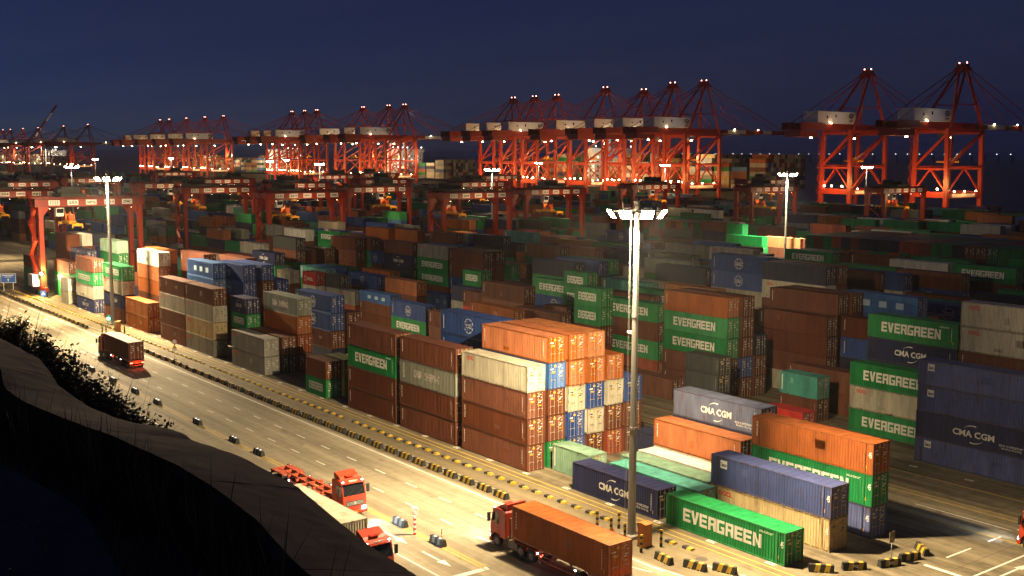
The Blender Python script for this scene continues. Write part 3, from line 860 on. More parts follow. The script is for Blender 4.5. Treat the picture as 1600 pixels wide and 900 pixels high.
MASTS = [(-195, 243), (-301, 222), (-306, 437), (-405, 408), (-509, 267), (-560, 450), (-700, 330), (-860, 420), (-980, 300), (-420, 120), (-640, 130), (-1150, 430), (-830, 180)]
def blocked(x0, x1, y0, y1):
    for a, b, c, d in PICK_RECT:
        if x0 < b + .25 and x1 > a - .25 and y0 < d + .2 and y1 > c - .2: return True
    for rx, ry, _, _ in RTGS:
        for sy in (-11.75, 11.75):
            if x0 < rx + 6 and x1 > rx - 6 and y0 < ry + sy + 1.4 and y1 > ry + sy - 1.4: return True
    for mx, my in MASTS:
        if x0 < mx + 1.5 and x1 > mx - 1.5 and y0 < my + 1.5 and y1 > my - 1.5: return True
    return False
WTS = 'bbbbbbbbrooyggggGGcccccnnkkdwwKWslt'
BLK = [(110, 6, 2, 3), (131.2, 6, 2, 4), (152, 5, 3, 4), (168.4, 6, 3, 4), (189, 5, 3, 4), (207, 5, 3, 4), (246, 6, 3, 4), (266, 6, 3, 4), (301, 6, 3, 5), (322, 6, 3, 4), (356, 6, 3, 4), (377, 6, 3, 5), (410, 6, 2, 4)]
for by, rows, lo, hi in BLK:
    bx = -34.0
    bay = 0
    while bx > -1250:
        gap = bay % 17 == 16
        if not gap:
            base = rf.randint(lo, hi)
            for r in range(rows):
                x, y = bx - F40 + rf.uniform(-.1, .1), by + 2.88 * r
                if not inview(x, y) and not inview(x + 12, y): continue
                if bx < -700 and r not in (0, 1): continue
                if rf.random() < 0.10: continue
                if (y < 131 and x > -136) or (y < 150 and x > -92): continue
                if blocked(x, x + F40, y, y + CW): continue
                n = max(1, min(5, base + rf.choice((-1, 0, 0, 0, 1)))) if rf.random() < .8 else rf.randint(1, hi)
                if y > 240 or x < -330: n = min(5, n + rf.choice((0, 0, 1)))
                S(x, y, ''.join(rf.choice(WTS) for _ in range(n)))
        bx -= 13.2; bay += 1
# empties stacked end-on (long side across the block): (x, y) of the corner, stack turned 90 degrees
ENDON = []
for i in range(44):
    x = -166 + 2.52 * i
    if x > -58: break
    for j in range(2):
        ENDON.append((x, 214 + 12.6 * j, 6, ''.join(rf.choice('GGGGGbbbrk') for _ in range(6))))
for i in range(44):
    x = -306 + 2.52 * i
    if x < -214: ENDON.append((x, 258, 5, ''.join(rf.choice('GGGbbrrbo') for _ in range(5))))
rj = random.Random(77)
CONT = []   # every container: (x, y, z, L, h, code, rot, stack index, tier, tiers)
for si, (x, y, L, h, codes) in enumerate(ST):
    for t, c in enumerate(codes):
        jx, jy = (rj.uniform(-.07, .07), rj.uniform(-.035, .035)) if t else (0, 0)
        CONT.append((x + jx, y + jy, t * h, L, h, c, 0, si, t, len(codes)))
EN0 = len(ST)
for k, (x, y, n, codes) in enumerate(ENDON):
    for t, c in enumerate(codes):
        CONT.append((x, y, t * 2.59, F40, 2.59, c, 1, EN0 + k, t, n))

# containers told apart one by one (the ones that show largest)
VIS = [0,1,2,4,5,6,7,8,9,10,11,12,13,14,15,16,17,18,19,20,21,22,23,24,25,28,29,30,39,40,49,63,75,79,80,84,85,89,90,94,102,103,104,105,106,107,108,109,110,111,113,114,115,118,119,120,122,125,126,127,128,129,130,131,132,133,134,135,136,140,141,142,143,144,145,146,147,148,149,150,151,152,153,154,155,156,157,158,159,160,161,162,163,164,165,166,167,168,170,173,174,175,176,177,178,179,180,181,182,183,184,185,186,187,191,192,196,197,198,205,206,207,208,209,210,212,213,214,215,216,217,218,219,220,221,222,223,224,225,228,229,230,234,235,238,239,242,245,246,247,248,249,250,255,256,257,258,259,264,267,268,276,277,283,287,288,289,294,295,296,297,298,299,303,306,308,312,315,318,319,320,323,324,325,328,329,330,335,346,349,351,354,357,360,364,365,369,374,378,381,382,383,392,397,402,412,417,422,431,436,441,446,451,456,461,480,485,490,494,495,505,509,513,514,518,523,528,533,538,542,550,560,584,590,593,601,604,614,628,694,712,717,992,1005,1012,1020,1029,1038,1043,1060,1064,1146,1150,1167,1626,1655,1722,1780,2249,2306,2324,2395,2460,2513,3070,3091,3120,3141,3168,3179,3218,3230,3276,3946,4713,4735,4736,4745,4761,5651,5713,6558,6632,6660,6764,7732,8661,8730,8770,9695,9743,11776,11788,11800,12279]
# ------------------------------------------------------------------ containers into the scene
def dist2cam(x, y): return math.hypot(x, y)
COLN = {k: v[1] for k, v in COLS.items()}
used_labels = set()
def zone_of(c):
    x, y = c[0], c[1]
    if y < 90: return 'front block'
    if y < 129: return 'second block'
    if y < 150: return 'third block'
    if y < 186: return 'fourth block'
    if y < 213: return 'fifth block'
    return 'far blocks'
row_of = {}
vis = sorted(VIS)
zstacks = {}
for i in vis:
    c = CONT[i]
    row = round((c[1] - 72) / 2.88) if c[1] < 90 else round((c[1] - 110) / 2.88)
    zstacks.setdefault((zone_of(c), row), set()).add((round(c[0], 1), c[7]))
stackno = {}
for (zn, row), ss in zstacks.items():
    for k, (x, si) in enumerate(sorted(ss, reverse=True)):
        stackno[(zn, row, si)] = k + 1
zrows = {}
for (zn, row) in zstacks: zrows.setdefault(zn, set()).add(row)
def tierword(t, n):
    if n == 1: return 'forming'
    if t == n - 1: return 'topping'
    if t == 0: return 'at the foot of'
    return '%s up in' % ORD[t]
NAMED = {}   # hand-written labels, keyed by (rounded x, rounded y, tier)
NAMED[(-70, 72, 0)] = 'long green container with white block lettering lying alone beside the orange cabinet'
NAMED[(-70, 78, 1)] = 'weathered slate blue container with rusty roof on top of the yellowed cream one'
NAMED[(-70, 78, 0)] = 'yellowed cream container stained with rust under the slate blue one'
NAMED[(-70, 84, 2)] = 'long bright orange container on top of the green one at block end'
NAMED[(-70, 84, 1)] = 'long green container squeezed between the orange one and a slate blue one'
NAMED[(-70, 84, 0)] = 'slate blue container at the bottom under the green and orange ones'
NAMED[(-84, 72, 0)] = 'navy container with white arced lettering standing behind the near lamp mast'
NAMED[(-81, 75, 0)] = 'teal container lying directly behind the navy lettered container'
NAMED[(-83, 78, 0)] = 'sage green container between the teal one and the white roofed one'
NAMED[(-83, 81, 0)] = 'white roofed container lying low in front of the orange one'
NAMED[(-84, 84, 1)] = 'orange container on top of a cream one behind the near lamp mast'
NAMED[(-84, 86, 2)] = 'faded slate container with white arced lettering raised behind the orange one'
NAMED[(-69, 110, 1)] = 'dark navy container with white arced lettering between slate blue ones at frame edge'
mass = MB(); mcodes = sorted(COLS); 
VS = set(vis)
for i, (x, y, z, L, h, c, rot, si, t, n) in enumerate(CONT):
    if i in VS:
        d = dist2cam(x + 6, y)
        lod = 0 if d < 150 else (1 if d < 290 else 2)
        cc = CONT[i]
        zn = zone_of(cc); row = round((y - 72) / 2.88) if y < 90 else round((y - 110) / 2.88)
        rn = sorted(zrows[zn]).index(row) + 1
        lab = NAMED.get((round(x), round(y), t))
        if lab is None:
            kw = COLN[c] + ' container'
            if n == 1: zn_ = zn
            lab = '%s %s the %s stack from right, %s row, %s' % (kw, tierword(t, n), ordw(stackno[(zn, row, si)]), ordw(rn), zn)
        assert lab not in used_labels or True
        k = 2
        base = lab
        while lab in used_labels:
            lab = base + ' ' + 'too ' * (k - 1); k += 1
        used_labels.add(lab)
        if rot: container(x, y + L, z, L, h, c, lod, lab, -math.pi / 2, 'shipping containers stacked in the yard')
        else: container(x, y, z, L, h, c, lod, lab, 0.0, 'shipping containers stacked in the yard')
    else:
        mi = mcodes.index(c)
        e = 0.012
        if rot: mass.box(x + e, x + CW - e, y + e, y + L - e, z + 0.03, z + h - 0.03, mi)
        else: mass.box(x + e, x + L - e, y + e, y + CW - e, z + 0.03, z + h - 0.03, mi)
if mass.f:
    tag(mass.build('container_mass', [CM[k] for k in mcodes], None, False, False), 'dense mass of mixed shipping containers filling the yard between the cranes', 'containers', kind='stuff')

# ------------------------------------------------------------------ lamp masts
def board_text(s, x0, x1, z0, z1, depth, name, bold=0.03):
    bm = fit(text_bm(s, bold=bold), x0, x1, z0, z1)
    me = bpy.data.meshes.new(name); me.materials.append(M_INK); bm.to_mesh(me); bm.free()
    return me
def mast_proto(near):
    P = []
    m = MB(); H = 29.0
    m.cyl((0, 0, 0.3), (0, 0, 10), 0.36, 0.32, 16, 0, False).cyl((0, 0, 10), (0, 0, 20), 0.315, 0.26, 16, 0, False).cyl((0, 0, 20), (0, 0, H), 0.255, 0.2, 16, 0, True)
    m.cyl((0, 0, 9.8), (0, 0, 10.05), 0.36, n=16).cyl((0, 0, 19.8), (0, 0, 20.05), 0.3, n=16)
    P.append(('pole', m.mesh('mast_pole', mats=[M_POLE], smooth=False), None))
    b = MB().box(-.8, .8, -.8, .8, 0, .32)
    for k in range(8):
        a = k * math.pi / 4; b.cyl((.5 * math.cos(a), .5 * math.sin(a), .32), (.5 * math.cos(a), .5 * math.sin(a), .5), .04, n=6)
    P.append(('base', b.mesh('mast_base', mats=[M_CONC]), None))
    r = MB()
    for k in range(20):
        a, c = 2 * math.pi * k / 20, 2 * math.pi * (k + 1) / 20
        for rr, z in ((2.35, 29.1), (1.0, 29.1)): r.beam((rr * math.cos(a), rr * math.sin(a), z), (rr * math.cos(c), rr * math.sin(c), z), .08, .08)
    for k in range(8):
        a = k * math.pi / 4; r.beam((.2 * math.cos(a), .2 * math.sin(a), 29.1), (2.35 * math.cos(a), 2.35 * math.sin(a), 29.1), .07, .07)
        r.cyl((1.75 * math.cos(a), 1.75 * math.sin(a), 29.1), (1.75 * math.cos(a), 1.75 * math.sin(a), 30.1), .03, n=5)
    r.cyl((0, 0, 29.01), (0, 0, 29.9), .3, n=10).cyl((0, 0, 29.9), (0, 0, 31.4), .02, n=5)
    P.append(('head_frame', r.mesh('mast_head_frame', mats=[M_DARK]), None))
    nl = 8
    for k in range(nl):
        a = 2 * math.pi * (k + .5) / nl; ca, sa = math.cos(a), math.sin(a)
        cd_, sd_ = math.cos(.62), math.sin(.62)     # the lens looks outwards and down
        def T(u, v, w): return ((2.2 + u * cd_ - w * sd_) * ca - v * sa, (2.2 + u * cd_ - w * sd_) * sa + v * ca, 28.85 - u * sd_ - w * cd_ + .1)
        h = MB().quadbox([T(.18, -.58, -.45), T(.18, .58, -.45), T(.18, .58, .45), T(.18, -.58, .45), T(-.3, -.2, -.18), T(-.3, .2, -.18), T(-.3, .2, .18), T(-.3, -.2, .18)])
        P.append(('floodlight', h.mesh('floodlight', mats=[M_DARK]), None))
        l = MB().poly([T(.188, -.55, -.42), T(.188, .55, -.42), T(.188, .55, .42), T(.188, -.55, .42)])
        P.append(('lens', l.mesh('lens', mats=[M_LENS if near else M_LENSFAR], fix=False), len(P) - 1))
    if near:
        c = MB().box(-.75, -.3, -.15, .15, 18.3, 18.55).box(-.9, -.7, -.1, .1, 18.35, 18.5)
        P.append(('camera_bracket', c.mesh('camera_bracket', mats=[M_HOUSE]), None))
        w = MB()
        for dx in (-.75, -.6, .62): w.cyl((dx, -.2, .4), (dx * .8, -.2, 29), .012, n=4)
        P.append(('hoist_cable', w.mesh('hoist_cable', mats=[M_STEEL]), None))
    return P
mp_near, mp_far = mast_proto(True), mast_proto(False)
def mast(x, y, label, near=True, power=MAST_W, color=WARM):
    o = spawn(mp_near if near else mp_far, 'lamp_mast', label, 'lamp mast', (x, y, 0), 0, 'high lamp masts of the terminal')
    # real floodlights: some look straight down, most are aimed along the road
    if near:
        beams = (((0, 0, -1), .25, 64, .5), ((-1, -.45, -.70), .68, 58, 1.0), ((1, .1, -.75), .70, 58, 1.0), ((-.8, .9, -.75), .26, 42, 1.0))
    else:
        beams = (((0, 0, -1), .8, 58, .6),)
    for k, (d, share, half, bl_) in enumerate(beams):
        lamp('SPOT', (1.9 * (0, -1, 1, -1)[k], 1.5 if k == 3 else -1.5, 28.3), power * share, color, o, 0.3, d, R_(2 * half), bl_)
    lamp('POINT', (0, -3.4, 27.7), power * (.045 if near else .02), color, o, 0.25, name='spill_light')
    return o
mast(-69.7, 66.9, 'tall pale lamp mast with lit floodlight crown standing beside the orange cabinet')
mast(-222.4, 70.3, 'tall lamp mast behind the truck with the dark brown container', True, MAST_W * 1.22)
mast(83.0, 66.9, 'lamp mast further along the road beyond the frame edge', False, MAST_W * 0.9)
mast(-375.0, 70.3, 'lamp mast beyond the blue road sign at frame edge', False, MAST_W * 0.8)
MLAB = ['lamp mast beside the brightly lit green containers and rightmost gantry', 'lamp mast rising above the middle red gantry crane', 'slim lamp mast between the two nearest quay cranes', 'lamp mast in front of the moored ship cargo', 'lamp mast left of the lit yellow gantry girder',
        'small lamp mast in front of the middle quay cranes', 'small lamp mast below the left group of quay cranes', 'faint small lamp mast near the far quay cranes', 'very distant lamp mast left of the quay cranes', 'lamp mast behind the leftmost gantry girder', 'distant lamp mast over the far left stacks', 'tiny lamp mast at the far quay edge', 'tiny lamp mast above the far left containers']
MPOW = [1.0, 0.08, 0.05, 0.08, 0.08, .08, .08, .1, .12, .04, .08, .12, .12]
for (x, y), lb, pw in zip(MASTS, MLAB, MPOW):
    mast(x, y, lb, False, MAST_W * pw, WHITE)

# ------------------------------------------------------------------ rubber-tyred gantry cranes
def rtg_proto(ty, num, sp_z=13.0):
    P = []; HS, WB = 11.75, 3.6
    for sx in (-1, 1):
        for sy in (-1, 1):
            m = MB().beam((sx * WB, sy * HS, 2.2), (sx * (WB - .25), sy * HS, 21.2), .95, 1.2, 0, 1.05, 1.5)
            m.prism([(sy * (HS - .6), 21.2), (sy * (HS - 2.2), 21.2), (sy * (HS - .6), 18.9)], sx * (WB - .25) - .45, sx * (WB - .25) + .45, ax='x')
            P.append(('leg', m.mesh('rtg_leg', mats=[M_RED2]), None))
    for sy in (-1, 1):
        P.append(('sill_beam', MB().box(-6.2, 6.2, sy * HS - .5, sy * HS + .5, 1.3, 2.35).box(-3.1, 3.1, sy * HS - .25, sy * HS + .25, 9.0, 9.5).mesh('rtg_sill', mats=[M_RED]), None))
        for sx in (-5.2, -3.6, 3.6, 5.2):
            w = MB().cyl((sx, sy * HS - .32, .8), (sx, sy * HS + .32, .8), .8, n=18)
            P.append(('wheel', w.mesh('rtg_wheel', mats=[M_TYRE]), None))
            P.append(('rim', MB().cyl((sx, sy * HS - .34, .8), (sx, sy * HS + .34, .8), .42, n=14).mesh('rtg_rim', mats=[M_RIM]), len(P) - 1))
    for sx in (-1, 1):
        x0 = sx * (WB - .2)
        P.append(('girder', MB().box(x0 - .55, x0 + .55, -HS - 1.2, HS + 1.2, 21.2, 23.2).box(x0 - .12, x0 + .12, -HS - 1.0, HS + 1.0, 23.2, 23.45).mesh('rtg_girder', mats=[M_RED]), None))
        rl = MB(); xr = x0 + sx * 1.35
        rl.box(min(x0 + sx * .56, xr), max(x0 + sx * .56, xr), -HS - 1, HS + 1, 23.0, 23.08)
        for k in range(17):
            y = -HS - 1 + k * (2 * HS + 2) / 16; rl.box(xr - .03, xr + .03, y - .03, y + .03, 23.08, 24.15)
        for z in (23.6, 24.12): rl.box(xr - .025, xr + .025, -HS - 1, HS + 1, z - .025, z + .025)
        P.append(('walkway', rl.mesh('rtg_walkway', mats=[M_DARK]), None))
    P.append(('end_tie', MB().box(-WB + .35, WB - .35, -HS - 1.1, -HS - .3, 21.5, 22.9).box(-WB + .35, WB - .35, HS + .3, HS + 1.1, 21.5, 22.9).mesh('rtg_tie', mats=[M_RED]), None))
    t = MB().box(-4.0, 4.0, ty - 3, ty + 3, 23.5, 24.2).box(-2.6, 2.4, ty - 2.4, ty + 2.0, 24.2, 25.8).box(-3.6, -2.8, ty - 1, ty + 2.5, 24.2, 25.2)
    t.cyl((-1.5, ty - 2.9, 24.9), (2.5, ty - 2.9, 24.9), .5, n=10)
    for k in range(5): t.cyl((-3 + 1.4 * k, ty + 2.4, 24.2), (-3 + 1.4 * k, ty + 2.4, 25.3 + .3 * (k % 2)), .06, n=5)
    P.append(('trolley', t.mesh('rtg_trolley', mats=[M_DARK]), None))
    cb = MB().prism([(1.0, 18.7), (2.6, 18.9), (3.0, 20.9), (1.0, 20.9)], ty - 3.9, ty - 2.1, ax='y')
    P.append(('operator_cab', cb.mesh('rtg_cab', mats=[M_HOUSE]), None))
    P.append(('cab_window', MB().poly([(2.63, ty - 3.8, 19.1), (2.63, ty - 2.2, 19.1), (2.98, ty - 2.2, 20.7), (2.98, ty - 3.8, 20.7)]).mesh('cab_window', mats=[M_GLASS], fix=False), len(P) - 1))
    h = MB().box(-1.9, 1.9, ty - .55, ty + .55, sp_z + .9, sp_z + 1.5).box(-1.6, -1.2, ty - .7, ty + .7, sp_z + .5, sp_z + 2.4).box(1.2, 1.6, ty - .7, ty + .7, sp_z + .5, sp_z + 2.4).box(-.5, .5, ty - .6, ty + .6, sp_z + 1.5, sp_z + 2.2)
    for sx in (-1.5, 1.5):
        for sy in (-.6, .6): h.cyl((sx, ty + sy, sp_z + 1.9), (sx * 1.15, ty + sy, sp_z + 3.0), .1, n=5)
    P.append(('headblock', h.mesh('rtg_headblock', mats=[M_HEAD]), None))
    s = MB().box(-6.0, 6.0, ty - .35, ty + .35, sp_z, sp_z + .55).box(-6.1, -5.7, ty - 1.2, ty + 1.2, sp_z - .2, sp_z + .35).box(5.7, 6.1, ty - 1.2, ty + 1.2, sp_z - .2, sp_z + .35).box(-2.2, 2.2, ty - .8, ty + .8, sp_z + .3, sp_z + .85)
    for sx in (-5.9, 5.9):
        for sy in (-1.15, 1.15): s.box(sx - .12, sx + .12, ty + sy - .1, ty + sy + .1, sp_z - .7, sp_z - .2)
    P.append(('spreader', s.mesh('rtg_spreader', mats=[M_SPR]), None))
    c = MB()
    for sx in (-1.6, 1.6):
        for sy in (-.6, .6): c.cyl((sx, ty + sy, sp_z + 2.2), (sx * 1.3, ty + sy * 2, 23.5), .035, n=4)
    P.append(('hoist_cable', c.mesh('rtg_cables', mats=[M_DARK]), None))
    st = MB(); zz = 2.4; k = 0
    while zz < 20.5:
        a = -HS - .95
        x0, x1 = (-2.6, 2.6) if k % 2 == 0 else (2.6, -2.6)
        st.beam((x0, a, zz), (x1, a, zz + 3.6), .7, .12); st.beam((x0, a - .35, zz + 1), (x1, a - .35, zz + 4.6), .05, .05); zz += 3.6; k += 1
    P.append(('stairway', st.mesh('rtg_stairs', mats=[M_RED2]), None))
    P.append(('power_house', MB().box(-1.9, 2.2, -HS - 2.0, -HS - .55, 2.4, 5.2).mesh('rtg_power', mats=[M_HOUSE]), None))
    # name boards on the two girder faces
    xf = WB - .2 + .56
    words = ['振华港机', num, 'SIPG', '601', 'ZPMC']
    for k, wd in enumerate(words):
        yc = -8.6 + k * 4.3
        P.append(('name_board', MB().box(xf, xf + .05, yc - 1.25, yc + 1.25, 21.55, 22.75).mesh('name_board', mats=[M_SIGN]), None))
        bi = len(P) - 1
        if k == 0:
            g = MB(); rr = random.Random(4)
            for q in range(4):
                y0 = yc - 1.0 + q * .52
                for _ in range(3):
                    zq = 21.8 + .28 * _; g.poly([(xf + .058, y0, zq), (xf + .058, y0 + .38, zq), (xf + .058, y0 + .38, zq + .1), (xf + .058, y0, zq + .1)])
                g.poly([(xf + .062, y0 + .15, 21.75), (xf + .062, y0 + .24, 21.75), (xf + .062, y0 + .24, 22.6), (xf + .062, y0 + .15, 22.6)])
            P.append(('lettering', g.mesh('lettering', mats=[M_INK], fix=False), bi))
        else:
            bm = fit(text_bm(wd, bold=.03), yc - 1.0, yc + 1.0, 21.85, 22.45)
            for v in bm.verts: v.co = Vector((xf + .058, v.co.x, v.co.z))
            me = bpy.data.meshes.new('lettering'); me.materials.append(M_INK); bm.to_mesh(me); bm.free()
            P.append(('lettering', me, bi))
    for y in (-9.6, -3, 3.5, 9.6):
        P.append(('work_lamp', MB().box(WB - .05, WB + .3, y - .22, y + .22, 20.75, 21.1).mesh('work_lamp', mats=[M_DARK]), None))
        P.append(('lens', MB().poly([(WB - .02, y - .18, 20.74), (WB - .02, y + .18, 20.74), (WB + .27, y + .18, 20.74), (WB + .27, y - .18, 20.74)]).mesh('lens', mats=[M_LAMPO], fix=False), len(P) - 1))
    return P
RLAB = ['red gantry crane straddling the front block beside the left lamp mast', 'red gantry crane partly cut by frame edge behind the leftmost gantry', 'red gantry crane holding a yellow spreader over the white lettered container', 'dark red gantry crane over orange lit stacks left of centre', 'red gantry crane with spreader over green lettered containers at centre',
        'red gantry crane behind the centre left gantry with name boards', 'red gantry crane with spreader just left of the near lamp mast', 'dark gantry crane silhouetted behind the near lamp crown', 'red gantry crane with yellow spreader beside the lamp mast right of centre', 'red gantry crane standing between the two nearest quay cranes', 'dark gantry crane behind the right of centre gantry below the moored ship',
        'gantry crane seen through the legs of the second gantry from left', 'gantry crane behind the dark red gantry left of centre', 'gantry crane at left behind the leftmost gantry and its lamp mast', 'gantry crane low behind the leftmost girders', 'small gantry crane behind the centre gantry girders', 'gantry crane at the left frame edge above the crossing truck',
        'distant gantry crane with glowing girder left of centre', 'distant small gantry crane below the left quay cranes', 'tiny gantry crane among far stacks', 'tiny gantry crane at the far left behind the lamp mast', 'small gantry crane in front of the middle quay cranes']
pro = {}
for (x, y, ty, kk), lb in zip(RTGS, RLAB):
    key = round(ty)
    if key not in pro: pro[key] = rtg_proto(ty, str(250 + 3 + key % 6), 15.6 + .6 * (key % 3))
    o = spawn(pro[key], 'gantry_crane', lb, 'gantry crane', (x, y, 0), 0, 'red rubber-tyred gantry cranes')
    lamp('SPOT', (0, ty, 22.4), 11000, (1.0, .72, .36), o, .3, (0, 0, -1), R_(70), .8)
    lamp('POINT', (11, 0, 19.5), 2500, (1, .62, .3), o, .3)  # added fill light clear of the crane, no fixture; brightens legs and girders

# ------------------------------------------------------------------ ship-to-shore quay cranes
def sts_proto(tall, boom=66.0):
    P = []; G = 30.0; HX = 9.0; ZG = 47.0; AP = 79.0 if tall else 76.0
    for y in (0, G):
        for sx in (-1, 1):
            P.append(('leg', MB().beam((sx * HX, y, 1.5), (sx * (HX - .8), y, ZG), 1.5, 2.0).mesh('sts_leg', mats=[M_RED2]), None))
            P.append(('bogie', MB().box(sx * HX - 4.0, sx * HX + 4.0, y - .6, y + .6, .25, 2.0).mesh('sts_bogie', mats=[M_RED]), None))
        P.append(('portal_beam', MB().box(-HX + .6, HX - .6, y - .9, y + .9, 14.4, 17.2).mesh('sts_portal', mats=[M_RED2]), None))
        b = MB(); x = HX - .5
        b.beam((-x, y, 28), (x, y, 28), .9, .9); b.beam((-x, y, 17), (0, y, 28), .6, .6); b.beam((x, y, 17), (0, y, 28), .6, .6); b.beam((-x, y, 29), (x - .4, y, 45), .9, .9)
        b.beam((-x, y, 45.6), (x, y, 45.6), 1.3, 1.3)
        P.append(('brace', b.mesh('sts_brace', mats=[M_RED2]), None))
    for sx in (-1, 1):
        b = MB(); x = sx * (HX - .2)
        b.box(x - .7, x + .7, .9, G - .9, 14.2, 16.4); b.beam((x, 1, 29), (x, G - 1, 29), .8, .8); b.beam((x, 1, 30), (x, G - 1, 45.5), 1.0, 1.0); b.beam((x, 1, 16.8), (x, G / 2, 28.6), .6, .6); b.beam((x, G - 1, 16.8), (x, G / 2, 28.6), .6, .6)
        b.beam((x - sx * .5, -1, ZG - .6), (x - sx * .5, G + 1, ZG - .6), 1.2, 1.6)
        P.append(('side_brace', b.mesh('sts_side', mats=[M_RED2]), None))
        g = MB(); xg = sx * 3.4
        g.box(xg - .7, xg + .7, -34, G + 4, ZG + .3, ZG + 3.2)
        P.append(('girder', g.mesh('sts_girder', mats=[M_RED]), None))
        bo = MB(); n = 8
        for k in range(n):
            y0, y1 = G + 4.05 + boom * k / n, G + 4.05 + boom * (k + 1) / n - .02
            bo.box(xg - .65, xg + .65, y0, y1, ZG + .5, ZG + 2.9, 1 if k in (1, 2, 5) else 0)
        P.append(('boom', bo.mesh('sts_boom', mats=[M_RED, M_HOUSE]), None))
        af = MB(); af.beam((sx * (HX - .8), G, ZG), (sx * 2.2, 24.5, AP - 3), 1.3, 1.5, 0, 1.0, 1.0); af.beam((sx * (HX - .8), 2, ZG), (sx * 2.2, 23, AP - 3), 1.0, 1.2, 0, .8, .8)
        af.beam((sx * 6.2, G - 1.7, ZG + 12), (sx * 6.0, 9.5, ZG + 12), .5, .5)
        P.append(('tower_frame', af.mesh('sts_aframe', mats=[M_RED2]), None))
        sty = MB()
        for (ya, w) in ((-33, .32), (-14, .26)): sty.beam((sx * 2.2, 23, AP - 2), (sx * 3.4, ya, ZG + 3.4), w, w)
        for (ya, w) in ((G + 30, .28), (G + 4 + boom * .93, .32)): sty.beam((sx * 2.2, 25, AP - 2), (sx * 3.4, ya, ZG + 3.0), w, w)
        P.append(('stay', sty.mesh('sts_stay', mats=[M_RED2]), None))
    P.append(('tower_head', MB().box(-3.6, 3.6, 22, 26.2, AP - 3.5, AP - 2).box(-2.6, 2.6, 22.5, 25.5, AP - 2, AP).mesh('sts_head', mats=[M_RED2]), None))
    P.append(('aviation_lamp', MB().cyl((-2, 24, AP), (-2, 24, AP + .7), .3, n=6).cyl((2, 24, AP), (2, 24, AP + .7), .3, n=6).mesh('sts_avlamp', mats=[M_REDL]), None))
    P.append(('end_platform', MB().box(-6, 6, -37, -33, ZG - .5, ZG + .2).box(-6, -5.8, -37, -20, ZG + .2, ZG + 3.6).box(5.8, 6, -37, -20, ZG + .2, ZG + 3.6).box(-5, 5, -36, -22, ZG - 3.5, ZG - .6).mesh('sts_platform', mats=[M_RED]), None))
    P.append(('machinery_house', MB().box(-4.4, 4.4, -22, 9, ZG + 3.4, ZG + 9.4).mesh('sts_house', mats=[M_HOUSE]), None))
    hi = len(P) - 1
    lg = MB(); cy, cz = 5.2, ZG + 7.4
    for k in range(16):
        a, c = 2 * math.pi * k / 16, 2 * math.pi * (k + 1) / 16
        lg.poly([(4.42, cy + 1.9 * math.cos(a), cz + 1.35 * math.sin(a)), (4.42, cy + 1.9 * math.cos(c), cz + 1.35 * math.sin(c)), (4.42, cy + 1.15 * math.cos(c), cz + .7 * math.sin(c)), (4.42, cy + 1.15 * math.cos(a), cz + .7 * math.sin(a))])
    lg.poly([(4.42, cy - .9, cz - .25), (4.42, cy + .9, cz - .25), (4.42, cy + .9, cz + .25), (4.42, cy - .9, cz + .25)])
    P.append(('emblem', lg.mesh('sts_emblem', mats=[M_INK], fix=False), hi))
    bm = fit(text_bm('ZPMC', bold=.03), cy - 1.9, cy + 1.9, ZG + 4.3, ZG + 5.4)
    for v in bm.verts: v.co = Vector((4.42, v.co.x, v.co.z))
    me = bpy.data.meshes.new('lettering'); me.materials.append(M_INK); bm.to_mesh(me); bm.free()
    P.append(('lettering', me, hi))
    P.append(('house_window', MB().box(4.40, 4.46, -8, -7, ZG + 6.5, ZG + 8).box(4.40, 4.46, -15, -14, ZG + 6, ZG + 7.2).mesh('sts_hw', mats=[M_GLASS]), hi))
    tr = MB().box(-4, 4, 12, 18, ZG - 1.2, ZG + .2).box(-2.5, .5, 9.5, 12, ZG - 3.6, ZG - 1.0)
    P.append(('trolley', tr.mesh('sts_trolley', mats=[M_DARK]), None))
    P.append(('spreader', MB().box(-6, 6, 14.6, 15.4, 31, 31.7).box(-1.5, 1.5, 14.2, 15.8, 31.7, 33.2).mesh('sts_spreader', mats=[M_SPR]), None))
    c = MB()
    for sx in (-1.2, 1.2): c.cyl((sx, 15, 33), (sx, 15, ZG - 1), .07, n=4)
    P.append(('hoist_cable', c.mesh('sts_cable', mats=[M_DARK]), None))
    st = MB(); zz = 3.0; k = 0
    while zz < 44:
        x0, x1 = (-HX - 2.6, -HX - .9) if k % 2 == 0 else (-HX - .9, -HX - 2.6)
        st.beam((x0, 0, zz), (x1, 0, zz + 3.2), .9, .2); st.box(-HX - 3.0, -HX - .8, -.6, .6, zz + 3.1, zz + 3.25); zz += 3.2; k += 1
    P.append(('stairway', st.mesh('sts_stairs', mats=[M_RED]), None))
    P.append(('name_board', MB().box(HX + .52, HX + .58, 4, 24, 14.6, 16.2).mesh('sts_board', mats=[M_SIGN]), None))
    L = MB()
    for x in (-6, -1.5, 5): L.cyl((x, -1.15, 18.2), (x, -1.15, 18.9), .42, n=8)
    for y in (5, 14, 24): L.cyl((HX + 1.1, y, 17.1), (HX + 1.1, y, 17.6), .32, n=8)
    P.append(('portal_lamp', L.mesh('sts_lamps', mats=[M_LAMPO]), None))
    L = MB()
    for y in (-12,): L.cyl((5.0, y, ZG + 3.3), (5.0, y, ZG + 3.7), .3, n=8)
    for y in (-24, 12): L.cyl((2.0, y, ZG - 4.2), (2.0, y, ZG - 3.7), .55, n=8)
    for y in (G + 18, G + 40): L.cyl((4.4, y, ZG + 2.9), (4.4, y, ZG + 3.4), .3, n=6)
    P.append(('girder_lamp', L.mesh('sts_lamps2', mats=[M_LAMPO]), None))
    return P
sp = {True: sts_proto(True), False: sts_proto(False)}
